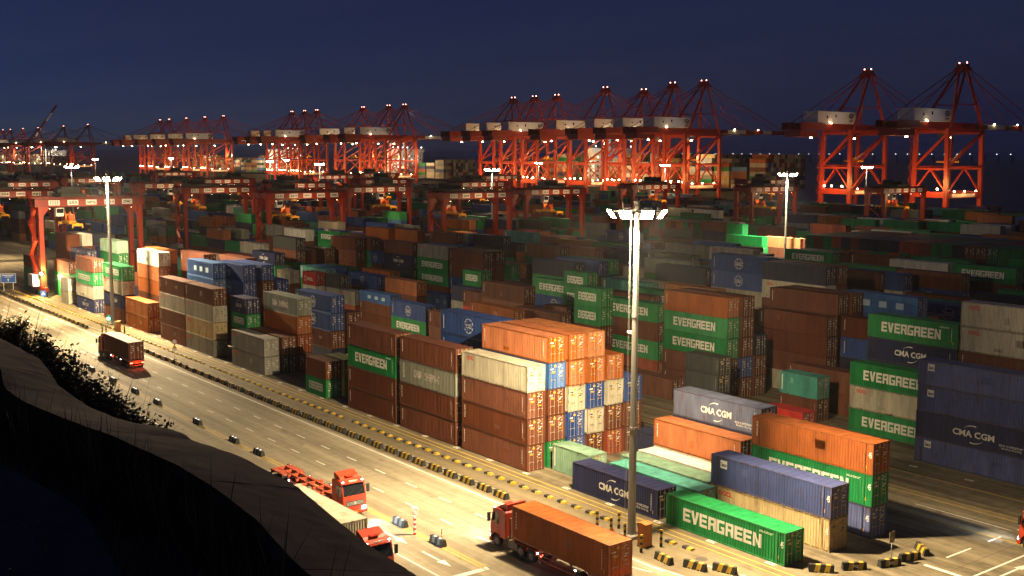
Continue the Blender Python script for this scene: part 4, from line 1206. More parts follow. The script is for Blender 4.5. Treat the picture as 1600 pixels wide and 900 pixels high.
CR = [(-304.9, True), (-359, True), (-474.9, True), (-501.3, True), (-527, False), (-563.9, True), (-614.8, False), (-640.2, False), (-665.4, False), (-817.5, False), (-843.7, False), (-888, False), (-976.5, False), (-1002, False), (-1029.7, False), (-1199.7, False), (-1253.1, False), (-1310.1, False), (-1367, False), (-1398, False), (-1695, False), (-1818, False), (-1965, False), (-2146, False), (-2200, False)]
SLAB = ['red quay crane at the right frame edge', 'tall red quay crane standing alone right of the ship', 'tall red quay crane whose boom reaches furthest right of the middle group']
for k, (x, tall) in enumerate(CR):
    lb = SLAB[k] if k < 3 else 'red quay crane, %s from right along the quay' % ordw(k + 1)
    o = spawn(sp[tall], 'quay_crane', lb, 'quay crane', (x, 486.0, 0), 0, 'red ship-to-shore quay cranes')
    if x > -1700:
        lamp('POINT', (2, -13, 21), 19000, SODIUM, o, .5)
        lamp('POINT', (19, 12, 21), 8000, SODIUM, o, .5)
        if x > -1000: lamp('POINT', (14, -6, 53), 600, (1, .86, .74), o, .3)  # added weak white fill in mid-air, brightens the machinery house
# ------------------------------------------------------------------ moored ships
def ship(name, label, x0, x1, y0, bw, tiers, bridge_x, seed, bright, bays_gap=14.2):
    r = random.Random(seed)
    root = thing(name, label, 'ship', ((x0 + x1) / 2, y0 + bw / 2, -4), 0, 'container ships moored at the quay')
    cx, cy = (x0 + x1) / 2, y0 + bw / 2
    hl = MB(); n = 24; sec = []
    for i in range(n + 1):
        t = i / n; x = x0 - 14 + (x1 - x0 + 34) * t
        w = bw / 2 * min(1.0, (1 - t) * 4.2 + .02 if t > .76 else 1.0) * (1.0 if t > .05 else .85)
        fl = 3.0 if t > .86 else 0
        sec.append([(x - cx, -w, 16 + fl), (x - cx, -w * .96, 4), (x - cx, -w * .7, -2), (x - cx, w * .7, -2), (x - cx, w * .96, 4), (x - cx, w, 16 + fl)])
    for s_ in sec: hl.v += s_
    for i in range(n):
        for j in range(5): hl.f.append([i * 6 + j, (i + 1) * 6 + j, (i + 1) * 6 + j + 1, i * 6 + j + 1]); hl.m.append(0)
        hl.f.append([i * 6 + 5, (i + 1) * 6 + 5, (i + 1) * 6, i * 6]); hl.m.append(0)
    hl.build('hull', mat('ship_hull', (0.035, 0.05, 0.06), 0.5, wear=.3), root, False)
    su = MB().box(bridge_x - cx - 6, bridge_x - cx + 6, -bw / 2 + 2, bw / 2 - 2, 16.1, 40).box(bridge_x - cx - 4, bridge_x - cx + 5, -bw / 2, bw / 2, 40.05, 43)
    su.box(bridge_x - cx - 1, bridge_x - cx + 1, -1, 1, 43.05, 52).box(bridge_x - cx - 14, bridge_x - cx - 7, -6, 6, 16.1, 38)
    so = su.build('superstructure', M_HOUSE, root)
    win = MB(); lit = MB()
    for z in (20, 23.2, 26.4, 29.6, 32.8, 36):
        for k in range(10):
            y = -bw / 2 + 4 + k * (bw - 8) / 9.5
            (lit if r.random() < .45 else win).box(bridge_x - cx + 6.0, bridge_x - cx + 6.08, y, y + 1.1, z, z + 1.2)
        for k in range(4):
            x = bridge_x - cx - 5 + k * 2.8
            (lit if r.random() < .45 else win).box(x, x + 1.0, -bw / 2 + 1.92, -bw / 2 + 2.0, z, z + 1.2)
    win.build('window', M_GLASS, so); lit.build('window', em('lit_cabin_window', (.9, .93, 1.0), 2.2), so)
    fl = MB()
    for k in range(7):
        fl.cyl((bridge_x - cx + 5.2, -bw / 2 + 3 + k * (bw - 6) / 6, 44.0), (bridge_x - cx + 5.2, -bw / 2 + 3 + k * (bw - 6) / 6, 44.7), .3, n=6)
    fl.build('deck_lamp', M_MARK, so)
    cg = MB(); mc = 'wwwwKKeobbrcgkslW'; keys = sorted(set(mc)); x = x0
    while x < x1:
        if abs(x + 6 - bridge_x) > 20:
            tn = tiers + r.choice((-2, -1, 0, 0, 1))
            nr = int(bw / 2.5) - 1
            for row in range(nr):
                tt = tn if row > 0 else tn - r.choice((0, 0, 1))
                for t in range(tt):
                    if row > 0 and t < tt - 1 and row < nr - 1 and r.random() < .0: continue
                    if 0 < row < nr - 1 and t < tt - 3: 
                        if not (x + bays_gap >= x1 or True): continue
                    z = 18.0 + t * 2.62
                    c = r.choice(mc); half = r.random() < .12
                    yy = -bw / 2 + 1 + row * 2.5
                    if half:
                        cg.box(x - cx, x - cx + 6.0, yy, yy + 2.44, z, z + 2.59, keys.index(c)); c = r.choice(mc); cg.box(x - cx + 6.15, x - cx + 12.2, yy, yy + 2.44, z, z + 2.59, keys.index(c))
                    else: cg.box(x - cx, x - cx + 12.19, yy, yy + 2.44, z, z + 2.59, keys.index(c))
        x += bays_gap
    o = cg.build('deck_cargo', [CM[k] for k in keys], root, False, False); o['kind'] = 'stuff'
    if bright:
        lamp('POINT', (bridge_x - cx + 26, -bw / 2 - 4, 46), bright, WHITE, root, .5)
        for k in range(3):
            xx = x0 - cx + (x1 - x0) * (.2 + .3 * k)
            lamp('POINT', (xx, -bw / 2 - 10, 36), bright * .8, (1.0, .78, .42), root, .5)
    return root
ship('container_ship', 'large container ship stacked with pale boxes behind the middle quay cranes', -648, -448, 523, 40, 7, -596, 3, 16000)
ship('container_ship', 'container ship with lit white bridge between the left and middle crane groups', -905, -778, 523, 36, 5, -868, 5, 16000)
ship('container_ship', 'brightly lit container ship behind the left group of quay cranes', -1330, -1075, 523, 38, 6, -1110, 8, 30000)
ship('container_ship', 'white lit container ship at the far left beyond the last cranes', -2350, -1950, 523, 40, 6, -1990, 9, 60000)

# crane with its boom raised at the far left
root = thing('quay_crane', 'far left quay crane with its boom raised steeply', 'quay crane', (-2060, 486, 0), 0, 'red ship-to-shore quay cranes')
for (pn, me, pi) in sp[False]:
    if pn not in ('boom', 'stay', 'emblem', 'lettering', 'house_window'): ob(pn, me, root)
for sx in (-3.4, 3.4):
    b = MB()
    for k in range(5): b.beam((sx, 34 + 9.5 * k, 50 + 13.5 * k), (sx, 34 + 9.5 * (k + 1), 50 + 13.5 * (k + 1)), 1.4, 2.2, k % 2)
    b.build('boom', [M_RED, M_HOUSE], root)

# ------------------------------------------------------------------ far bridge with lamps
br = thing('sea_bridge', 'faint distant sea bridge marked by a row of lamps on the horizon', 'bridge', (-3300, 5200, -4))
bm_ = MB(); lm = MB(); pier_me = MB().box(0, 5, -8, 8, -3, 42).mesh('pier', mats=[M_CONC])
for k in range(46):
    x = -2400 + k * 70.0
    bm_.box(x, x + 69.9, -12, 12, 42, 44)
    ob('pier', pier_me, br, (x, 0, 0))
    if 2 < k < 44 and k not in (7, 15, 22): lm.cyl((x, -12, 50), (x, -12, 53), 2.2, n=6)
bm_.build('deck', M_CONC, br); lm.build('lamp', em('bridge_lamp', (.85, .9, 1.0), 5.0), br)

# ------------------------------------------------------------------ trucks
def wheel(parts, x, y, r, w):
    parts.append(('wheel', MB().cyl((x, y - w / 2, r), (x, y + w / 2, r), r, n=22).mesh('tyre', mats=[M_TYRE]), None))
    m = MB().cyl((x, y - w / 2 - .012, r), (x, y + w / 2 + .012, r), r * .56, n=16).cyl((x, y - w / 2 - .07, r), (x, y + w / 2 + .07, r), r * .2, n=10)
    parts.append(('rim', m.mesh('rim', mats=[M_RIM]), len(parts) - 1))
def tractor_proto(lights=True):
    P = []; W = 1.235
    prof = [(0, 1.0), (0, 3.35), (.25, 3.5), (1.45, 3.52), (1.85, 3.3), (2.17, 2.05), (2.24, 1.2), (2.22, .62), (2.0, .62), (1.93, .95), (1.7, 1.18), (1.35, 1.25), (1.0, 1.18), (.78, .98)]
    b = MB().prism(prof, -W, W)
    me = b.mesh('cab', mats=[M_TRUCK])
    bm = bmesh.new(); bm.from_mesh(me)
    bmesh.ops.bevel(bm, geom=[e for e in bm.edges if e.calc_face_angle(0) > 0.5], offset=.05, segments=2, affect='EDGES', clamp_overlap=True)
    bm.to_mesh(me); bm.free()
    P.append(('cab', me, None))
    def front(z): return 1.85 + (2.17 - 1.85) * (3.3 - z) / 1.25
    ws = MB().quadbox([(front(3.18) - .03, -1.08, 3.18), (front(2.12) - .03, -1.12, 2.12), (front(2.12) - .03, 1.12, 2.12), (front(3.18) - .03, 1.08, 3.18), (front(3.18) + .012, -1.08, 3.18), (front(2.12) + .012, -1.12, 2.12), (front(2.12) + .012, 1.12, 2.12), (front(3.18) + .012, 1.08, 3.18)])
    P.append(('windscreen', ws.mesh('windscreen', mats=[M_GLASS]), None))
    P.append(('wiper', MB().beam((2.2, -.8, 2.14), (2.06, -.1, 2.55), .03, .03).beam((2.2, .2, 2.14), (2.06, .85, 2.55), .03, .03).mesh('wiper', mats=[M_BLK]), len(P) - 1))
    for s in (-1, 1):
        P.append(('side_window', MB().prism([(.95, 2.15), (.95, 3.05), (1.72, 3.05), (1.98, 2.15)], s * W - .01, s * W + .012).mesh('side_window', mats=[M_GLASS]), None))
        P.append(('door_panel', MB().prism([(.9, 1.3), (.9, 2.08), (2.0, 2.08), (2.08, 1.35)], s * (W - .005), s * (W + .018)).mesh('door_panel', mats=[M_TRUCK]), None))
        P.append(('handle', MB().box(1.0, 1.2, s * (W + .03) - .015, s * (W + .03) + .015, 1.75, 1.8).mesh('handle', mats=[M_BLK]), len(P) - 1))
        P.append(('mirror', MB().box(2.0, 2.14, s * (W + .26) - .13, s * (W + .26) + .13, 2.2, 2.95).beam((1.95, s * W, 2.9), (2.05, s * (W + .26), 2.9), .04, .04).mesh('mirror', mats=[M_BLK]), None))
        P.append(('step', MB().box(.75, .98, s * W - .12, s * W + .02, .4, .62).mesh('step', mats=[M_BLK]), None))
        P.append(('headlight', MB().box(2.2, 2.3, s * .95 - .2, s * .95 + .2, .72, .95).mesh('headlight', mats=[M_HEADL]), None))
        P.append(('roof_lamp', MB().box(1.75, 1.86, s * 1.02 - .07, s * 1.02 + .07, 3.36, 3.44).mesh('roof_lamp', mats=[M_MARK]), None))
        P.append(('wheel_arch', MB().prism([(.75, .98), (1.0, 1.22), (1.35, 1.3), (1.7, 1.22), (1.95, .98), (2.0, .98), (1.74, 1.3), (1.35, 1.38), (.96, 1.3), (.7, .98)], s * W - .03, s * W + .05).mesh('arch', mats=[M_TRUCK]), None))
    P.append(('bumper', MB().prism([(2.0, .35), (2.36, .4), (2.38, .66), (2.2, .7), (2.0, .7)], -1.24, 1.24).mesh('bumper', mats=[M_TRUCK]), None))
    P.append(('grille', MB().prism([(2.17, 1.15), (2.275, 1.15), (2.225, 1.62), (2.14, 1.62)], -.95, .95).mesh('grille', mats=[M_BLK]), None))
    g = MB()
    for z in (1.24, 1.36, 1.48): g.box(2.2, 2.285 - (z - 1.15) * .1, -.9, .9, z, z + .04)
    g.cyl((2.2, 0, 1.4), (2.30, 0, 1.4), .13, n=12)
    P.append(('grille_bar', g.mesh('grille_bar', mats=[M_STEEL]), len(P) - 1))
    P.append(('number_plate', MB().box(2.37, 2.395, -.24, .24, .46, .6).mesh('plate', mats=[M_YEL]), None))
    P.append(('sun_visor', MB().beam((1.98, -1.1, 3.26), (1.98, 1.1, 3.26), .22, .05).mesh('visor', mats=[M_TRUCK]), None))
    ds = MB().prism([(.1, 3.5), (.05, 4.02), (.3, 4.05), (1.1, 3.72), (1.35, 3.53)], -1.0, 1.0)
    P.append(('air_deflector', ds.mesh('deflector', mats=[M_TRUCK]), None))
    sl = MB()
    for k in range(7): sl.box(.35 + .0, .75, -.78 + .23 * k, -.66 + .23 * k, 3.955, 3.99)
    P.append(('roof_lettering', fit_front('东风', -.45, .45, 3.33, 3.5), None))
    P.append(('roof_hatch', MB().box(1.0, 1.42, -.42, .42, 3.74, 3.80).mesh('hatch', mats=[M_TRUCK]), None))
    P.append(('chassis', MB().box(-4.6, 2.0, -.45, -.28, .72, 1.0).box(-4.6, 2.0, .28, .45, .72, 1.0).box(-4.6, -4.4, -.28, .28, .75, .95).box(-.9, -.7, -.28, .28, .75, .95).cyl((-2.6, 0, 1.0), (-2.6, 0, 1.2), .5, n=14).mesh('chassis', mats=[M_CHAS]), None))
    P.append(('fuel_tank', MB().cyl((-1.7, -.95, .75), (-.4, -.95, .75), .32, n=14).mesh('tank', mats=[M_STEEL]), None))
    P.append(('air_tank', MB().box(-1.6, -.35, .65, 1.2, .45, 1.05).cyl((-.25, .9, 1.0), (-.25, .9, 2.9), .09, n=8).mesh('airtank', mats=[M_CHAS]), None))
    h = MB()
    for k in range(6): h.cyl((-.12, -.5 + .2 * k, 1.2), (-.45, -.3 + .13 * k, 1.1), .03, n=5)
    h.box(-.3, -.05, -1.1, 1.1, 1.05, 1.25)
    P.append(('hoses', h.mesh('hoses', mats=[M_CHAS]), None))
    for y in (-1.0, 1.0): wheel(P, 1.35, y, .52, .3)
    for x in (-2.1, -3.5):
        for y in (-.93, .93): wheel(P, x, y, .52, .56)
        for y in (-.93, .93): P.append(('mudguard', MB().prism([(x - .6, .75), (x - .5, 1.1), (x, 1.16), (x + .5, 1.1), (x + .6, .75), (x + .64, .75), (x + .54, 1.14), (x, 1.2), (x - .54, 1.14), (x - .64, .75)], y - .3, y + .3).mesh('mudguard', mats=[M_TRAIL]), None))
    for y in (-1.0, 1.0): P.append(('rear_lamp', MB().box(-4.66, -4.61, y - .14, y + .14, .8, .95).mesh('rlamp', mats=[M_TAIL]), None))
    return P
def fit_front(s, y0, y1, z0, z1):
    r = random.Random(2); m = MB()
    for k in range(4):
        a = y0 + (y1 - y0) * k / 4
        m.box(1.86, 1.93, a + .01, a + .19, z0 + .01, z0 + .05).box(1.86, 1.93, a + .01, a + .19, z1 - .05, z1 - .01).box(1.86, 1.93, a + .07, a + .12, z0 + .052, z1 - .052)
    return m.mesh('roof_lettering', mats=[MATS['ink_white']])
def trailer_parts(P, bare):
    m = MB().box(-13.2, -1.0, -.52, -.36, 1.1, 1.38).box(-13.2, -1.0, .36, .52, 1.1, 1.38)
    P.append(('trailer_rails', m.mesh('rails', mats=[M_TRAIL]), None))
    for x in (-1.1, -2.8, -4.6, -6.4, -8.2, -10.0, -11.6, -13.2):
        P.append(('cross_member', MB().box(x - .12, x + .12, -1.2 if x in (-1.1, -13.2, -6.4) else -.9, 1.2 if x in (-1.1, -13.2, -6.4) else .9, 1.12, 1.36).mesh('cross', mats=[M_TRAIL]), None))
    P.append(('rear_deck', MB().box(-13.2, -10.6, -1.18, -.54, 1.2, 1.34).box(-13.2, -10.6, .54, 1.18, 1.2, 1.34).mesh('reardeck', mats=[M_TRAIL]), None))
    P.append(('landing_leg', MB().box(-4.2, -4.0, -.9, -.7, .15, 1.1).box(-4.2, -4.0, .7, .9, .15, 1.1).box(-4.35, -3.85, -.95, -.65, .05, .15).box(-4.35, -3.85, .65, .95, .05, .15).mesh('legs', mats=[M_STEEL]), None))
    for s in (-1, 1):
        g = MB().box(-9.0, -4.6, s * 1.15 - .03, s * 1.15 + .03, .55, .63).box(-9.0, -4.6, s * 1.15 - .03, s * 1.15 + .03, .95, 1.03)
        for x in (-9.0, -7.6, -6.1, -4.6): g.box(x - .03, x + .03, s * 1.15 - .028, s * 1.15 + .028, .5, 1.15)
        P.append(('side_guard', g.mesh('guard', mats=[M_TRAIL]), None))
        P.append(('side_lamp', MB().box(-9.2, -9.05, s * 1.2 - .04, s * 1.2 + .04, 1.0, 1.1).box(-4.4, -4.28, s * 1.2 - .04, s * 1.2 + .04, 1.0, 1.1).mesh('slamp', mats=[M_MARK]), None))
        P.append(('tail_lamp', MB().box(-13.42, -13.36, s * .9 - .22, s * .9 + .22, .92, 1.06).mesh('tail', mats=[M_TAIL]), None))
        for x in (-9.6, -10.9, -12.2): wheel(P, x, s * .92, .5, .56)
    P.append(('rear_bumper', MB().box(-13.36, -13.24, -1.2, 1.2, .85, 1.12).box(-13.35, -13.28, -1.15, 1.15, .5, .62).mesh('rbump', mats=[M_TRAIL]), None))
    P.append(('number_plate', MB().box(-13.39, -13.362, -.26, .26, .9, 1.06).mesh('rplate', mats=[M_YEL]), None))
    return P
tp = trailer_parts(tractor_proto(), False)
def truck(label, x0, yc, fwd):
    o = spawn(tp, 'container_truck', label, 'truck', (x0, yc, 0.012), 0 if fwd > 0 else math.pi, 'container trucks on the port road')
    for s in (-.95, .95):
        lamp('SPOT', (2.45, s, .85), 2600 if x0 < -60 else 1500, COOL, o, .08, (1, 0, -.13), R_(60), .9, 'headlight_beam')
    lamp('POINT', (-13.75, 0, .85), 55, (1, .06, .03), o, .12, name='tail_glow')
    return o
truck('red truck in the foreground carrying the orange container past the lamp mast', -73.6, 57.0, -1)
container(-72.7, 55.78, 1.40, F40, 2.88, 'o', 0, 'orange container riding on the foreground red truck')
truck('truck driving away at left carrying the dark brown container with red tail lamps', -186.9, 58.35, -1)
container(-186.0, 57.13, 1.40, F40, 2.88, 'b', 1, 'dark brown container riding on the truck driving away at left')
truck('red truck with empty skeleton trailer driving towards the viewer with headlamps on', -91.45, 49.9, 1)
truck('red truck half hidden by the dark parapet carrying the cream container', -75.7, 43.35, 1)
container(-78.0, 44.77, 1.40, F40, 2.6, 'w', 0, 'cream container on the truck half hidden by the parapet', math.pi)
truck('red truck just entering at the right frame edge with one headlamp showing', -45.3, 93.2, -1)
truck('distant truck with red tail lamps crossing the yard at left', -352, 104, -1)

# ------------------------------------------------------------------ barriers, wheel stops, bollards, signs
def barrier_proto(kind):
    L, n = 2.0, 5; P = []
    b = MB(); zt, zb, h = .16, .30, .62
    for k in range(n):
        a, c = -L / 2 + L * k / n, -L / 2 + L * (k + 1) / n
        sh = .16 if kind == 'yellow' else 0
        e0 = 0 if k == 0 else sh; e1 = 0 if k == n - 1 else sh
        b.quadbox([(a, -zb, 0), (c, -zb, 0), (c, zb, 0), (a, zb, 0), (a + e0, -zt, h), (c + e1, -zt, h), (c + e1, zt, h), (a + e0, zt, h)], (k + 1) % 2)
    if kind == 'yellow': P.append(('body', b.mesh('barrier_body', mats=[M_YEL, M_BLK]), None))
    else:
        P.append(('body', b.mesh('barrier_body', mats=[mat('barrier_pale', (.22, .28, .26), .6, wear=.3, nscale=4), M_BLK]), None))
        s = MB()
        for k in (1, 3): s.box(-L / 2 + L * (k + .3) / n, -L / 2 + L * (k + .7) / n, -.08, .08, h + .002, h + .05)
        P.append(('stud', s.mesh('barrier_stud', mats=[M_STUD]), None))
    P.append(('lifting_slot', MB().box(-.55, -.3, -zb - .004, zb + .004, 0.004, .09).box(.3, .55, -zb - .004, zb + .004, 0.004, .09).mesh('slot', mats=[M_BLK]), None))
    return P
by, bw_ = barrier_proto('yellow'), barrier_proto('pale')
rb = random.Random(9)
x, k = -85.9, 1
while x > -330:
    if not (-218 < x < -205):
        spawn(by, 'concrete_barrier', 'yellow and black striped barrier along the road edge, %s left of the near lamp mast' % ordw(k), 'barrier', (x, 64.55 + rb.uniform(-.08, .08), .004), rb.uniform(-.03, .03), 'striped barriers along the road edge'); k += 1
    x -= 3.0 + rb.uniform(-.08, .08)
RB = [(-63.65, 64.9, -.12, 'nearest the orange cabinet'), (-60.96, 65.8, .25, 'second right of the orange cabinet'), (-59.0, 67.2, .3, 'third right of the orange cabinet, below the long green container'), (-54.3, 73.6, .75, 'in front of the long green container end'), (-53.0, 76.2, 1.0, 'numbered 70, right of the long green container'), (-51.7, 79.2, 1.25, 'carrying the small sign post'), (-51.5, 81.8, 1.3, 'just beyond the small sign post'), (-51.9, 84.3, -.6, 'set askew at the end of the row')]
for i, (x, y, r, lb) in enumerate(RB):
    o = spawn(by, 'concrete_barrier', 'yellow and black striped barrier %s' % lb, 'barrier', (x, y, .004), r, 'striped barriers curving round the block end')
    if i in (4, 5):
        bm = fit(text_bm('70' if i == 4 else '30', bold=.03), -.28, .28, .2, .46); me = bpy.data.meshes.new('lettering'); me.materials.append(MATS['ink_white'])
        for v in bm.verts: v.co.y = -.30 + .14 * v.co.z / .62 - .012
        bm.to_mesh(me); bm.free(); ob('lettering', me, o)
sx_ = thing('sign_post', 'small grey sign on a thin post behind a striped barrier', 'sign', (-52.2, 80.2, 0))
MB().cyl((0, 0, 0), (0, 0, 2.2), .04, n=8).build('post', M_STEEL, sx_); MB().box(-.03, .03, -.35, .35, 1.7, 2.6).build('panel', M_CHAS, sx_)
x, k = -78.4, 1
for x in (-78.5, -84.75, -97.5, -106.6, -115.0, -121.8, -133.1, -147.2, -156.2, -166.0, -176, -186, -196, -206, -216, -226, -236):
    spawn(bw_, 'median_barrier', 'pale and black median barrier on the yellow lines, %s from the stop line' % ordw(k), 'barrier', (x, 52.07, .006), 0, 'median barriers on the double yellow line'); k += 1
sp_ = [('stop_half', MB().prism([(-.3, 0), (.3, 0), (.22, .2), (-.22, .2)], 0.0, .5, ax='x').mesh('stop_yellow', mats=[M_YEL]), None), ('stop_half', MB().prism([(-.3, 0), (.3, 0), (.22, .2), (-.22, .2)], -.55, -0.002, ax='x').mesh('stop_black', mats=[M_BLK]), None)]
x, k = -64.5, 1
while x > -330:
    if not (-73.6 < x < -68.0):
        skip = rb.random() < .06
        if not skip:
            spawn(sp_, 'wheel_stop', 'yellow and black wheel stop, %s along the yard edge from the orange cabinet' % ordw(k), 'wheel stop', (x, 68.35 + rb.uniform(-.06, .06) + (.35 if x > -70 else 0), .004), rb.uniform(-.05, .05), 'low wheel stops along the yard edge'); k += 1
    x -= 2.06 + rb.uniform(-.1, .1)
bo = MB()
bl = [('post', MB().cyl((0, 0, 0), (0, 0, 1.55), .13, n=14).mesh('bollard_post', mats=[M_BLK]), None)]
for z in (.38, .92, 1.4): bl.append(('band', MB().cyl((0, 0, z), (0, 0, z + (.3 if z < 1.2 else .16)), .134, n=14).mesh('bollard_band', mats=[M_YEL]), None))
BL = [(-73.6, 66.3, 'left of the near lamp mast'), (-71.4, 66.0, 'in front of the near lamp mast, beside the red cone'), (-72.1, 67.6, 'tall behind the front bollards left of the near lamp mast'), (-69.5, 65.9, 'touching the foot of the near lamp mast'), (-66.4, 64.9, 'in front of the orange cabinet'), (-66.3, 67.2, 'right of the orange cabinet'), (-213.9, 65.5, 'furthest left by the left lamp mast'), (-211.9, 65.6, 'beside the green traffic light'), (-208.4, 67.9, 'right of the left orange cabinet')]
for x, y, lb in BL: spawn(bl, 'bollard', 'yellow and black banded bollard %s' % lb, 'bollard', (x, y, .004), 0, 'banded bollards round the lamp masts')
def cabinet(x, y, lb):
    o = thing('control_cabinet', lb, 'cabinet', (x, y, .004), .1)
    MB().box(-.45, .45, -.45, .45, .12, 2.05).prism([(-.52, 2.055), (.52, 2.055), (.52, 2.1), (0, 2.2), (-.52, 2.1)], -.52, .52).build('body', M_ORANGE, o)
    MB().box(-.5, .5, -.5, .5, 0, .115).build('plinth', M_CHAS, o)
    MB().box(-.38, .38, -.47, -.452, .25, 1.95).build('door', M_ORANGE, o); MB().box(.452, .47, -.38, .38, .25, 1.95).build('door', M_ORANGE, o)
    MB().box(.25, .31, -.49, -.472, 1.0, 1.2).build('handle', M_STEEL, o); MB().box(.472, .478, -.05, .1, 1.5, 1.65).build('label_plate', M_YEL, o)
cabinet(-67.3, 66.2, 'orange electrical cabinet standing beside the near lamp mast'); cabinet(-212.3, 67.9, 'orange electrical cabinet beside the left lamp mast')
cone = thing('traffic_cone', 'small red and white traffic cone among the bollards', 'cone', (-71.9, 66.6, .004))
MB().box(-.2, .2, -.2, .2, 0, .05).build('base', mat('cone_red', (.55, .04, .02), .5), cone); MB().cyl((0, 0, .05), (0, 0, .4), .16, .08, 12).build('cone', MATS['cone_red'], cone); MB().cyl((0, 0, .4), (0, 0, .7), .08, .03, 12).build('tip', M_SIGN, cone)
# red and white marker post with round sign
o = thing('marker_post', 'red and white banded post with round no-turn sign on the median', 'sign', (-81.75, 51.75, .006))
for k in range(8): MB().box(-.09, .09, -.09, .09, .22 * k, .22 * k + .218).build('band', MATS['cone_red'] if k % 2 == 0 else M_SIGN, o)
MB().box(.0, .04, -.32, .32, 1.8, 2.45).build('panel', M_SIGN, o); ring = MB().cyl((.045, 0, 2.12), (.055, 0, 2.12), .27, n=18); ring.build('red_ring', MATS['cone_red'], o); MB().cyl((.056, 0, 2.12), (.062, 0, 2.12), .2, n=18).build('disc', M_SIGN, o)
MB().beam((.066, -.14, 2.0), (.066, .14, 2.24), .01, .05).build('bar', M_INK, o); MB().box(-.06, .0, -.3, .3, 2.5, 2.6).build('cap_board', M_SIGN, o)
o = thing('marker_rod', 'thin banded rod standing on the median barrier nearest the stop line', 'post', (-77.9, 52.07, .63))
MB().cyl((0, 0, 0), (0, 0, .9), .035, n=8).build('rod', MATS['cone_red'], o); MB().cyl((0, 0, .3), (0, 0, .42), .037, n=8).build('band', M_SIGN, o); MB().cyl((0, 0, .65), (0, 0, .75), .037, n=8).build('band', M_SIGN, o)
# blue road signs at left
o = thing('road_sign', 'wide blue road sign with white arrow on two posts at left', 'sign', (-292.4, 67.3, 0), -.5)
MB().cyl((0, -1.1, 0), (0, -1.1, 2.0), .09, n=8).build('post', M_SIGN, o); MB().cyl((0, 1.1, 0), (0, 1.1, 2.0), .09, n=8).build('post', M_SIGN, o)
MB().box(-.05, .05, -1.8, 1.8, 2.0, 4.3).build('panel', M_SIGN, o); MB().box(.051, .06, -1.7, 1.7, 2.1, 4.2).build('face', M_BLUE, o)
bmr = MB(); rr = random.Random(8)
for k in range(6): bmr.box(.061, .066, -1.35 + .45 * k, -1.02 + .45 * k, 3.72, 4.0)
for k in range(5): bmr.box(.061, .066, -.8 + .33 * k, -.55 + .33 * k, 3.38, 3.55)
bmr.build('lettering', MATS['ink_white'], o); MB().poly([(.067, -.09, 2.35), (.067, .09, 2.35), (.067, .09, 2.8), (.067, .25, 2.8), (.067, 0, 3.15), (.067, -.25, 2.8), (.067, -.09, 2.8)]).build('arrow', MATS['ink_white'], o, False, False)
o = thing('road_sign', 'small blue pedestrian sign on a post at the road edge', 'sign', (-254.5, 65.6, 0), -.4)
MB().cyl((0, 0, 0), (0, 0, 2.6), .05, n=8).build('post', M_STEEL, o); MB().box(-.03, .03, -.55, .55, 2.6, 3.9).build('panel', M_BLUE, o); MB().prism([(-.4, 3.0), (.4, 3.0), (0, 3.7)], .031, .036, ax='x').build('symbol', M_SIGN, o)
o = thing('road_sign', 'round speed sign above a yellow warning triangle on a thin post', 'sign', (-177.9, 66.1, 0), -.5)
MB().cyl((0, 0, 0), (0, 0, 2.9), .045, n=8).build('post', M_STEEL, o); MB().cyl((.05, 0, 3.0), (.08, 0, 3.0), .42, n=18).build('red_ring', MATS['cone_red'], o); MB().cyl((.081, 0, 3.0), (.09, 0, 3.0), .33, n=18).build('disc', M_SIGN, o)
MB().prism([(-.42, 1.9), (.42, 1.9), (0, 2.55)], .05, .08, ax='x').build('triangle', M_YEL, o); MB().box(.05, .07, -.4, .4, 1.55, 1.8).build('plate', M_SIGN, o); MB().cyl((0, 0, 0), (0, 0, .15), .3, n=10).build('foot', M_CHAS, o)
o = thing('traffic_light', 'green traffic light glowing behind the truck at left', 'traffic light', (-213.9, 66.8, 0), -.5)
MB().cyl((0, 0, 0), (0, 0, 2.0), .06, n=8).build('post', M_STEEL, o); MB().box(-.15, .15, -.3, .3, 2.0, 3.2).build('housing', M_DARK, o); MB().cyl((.15, 0, 2.5), (.2, 0, 2.5), .24, n=14).build('lens', em('green_signal', (.15, 1.0, .55), 25.0), o)
lamp('POINT', (.6, 0, 2.5), 260, (.15, 1.0, .5), o, .1)
# bright work lamp on the sill of the nearest gantry
lamp('POINT', (-274.6, 70.4, 5.6), 16000, (1, .66, .28), None, .2, name='gantry_foot_light')
o = thing('work_lamp', 'glaring work lamp at the foot of the leftmost gantry crane', 'lamp', (-275.0, 70.6, 5.3))
MB().box(-.3, .1, -.3, .3, 0, .6).build('housing', M_DARK, o); MB().box(.101, .16, -.25, .25, .06, .54).build('lens', M_LENS, o)
# low barrier blocks across the yard entrance at far left
for k, (x, y) in enumerate(((-322, 92), (-316, 97), (-326, 76), (-318, 73), (-311, 71))):
    spawn(by, 'concrete_barrier', 'striped barrier across the yard entrance at left, %s one' % ORD[k], 'barrier', (x, y, .004), .9, 'barriers at the yard entrance')

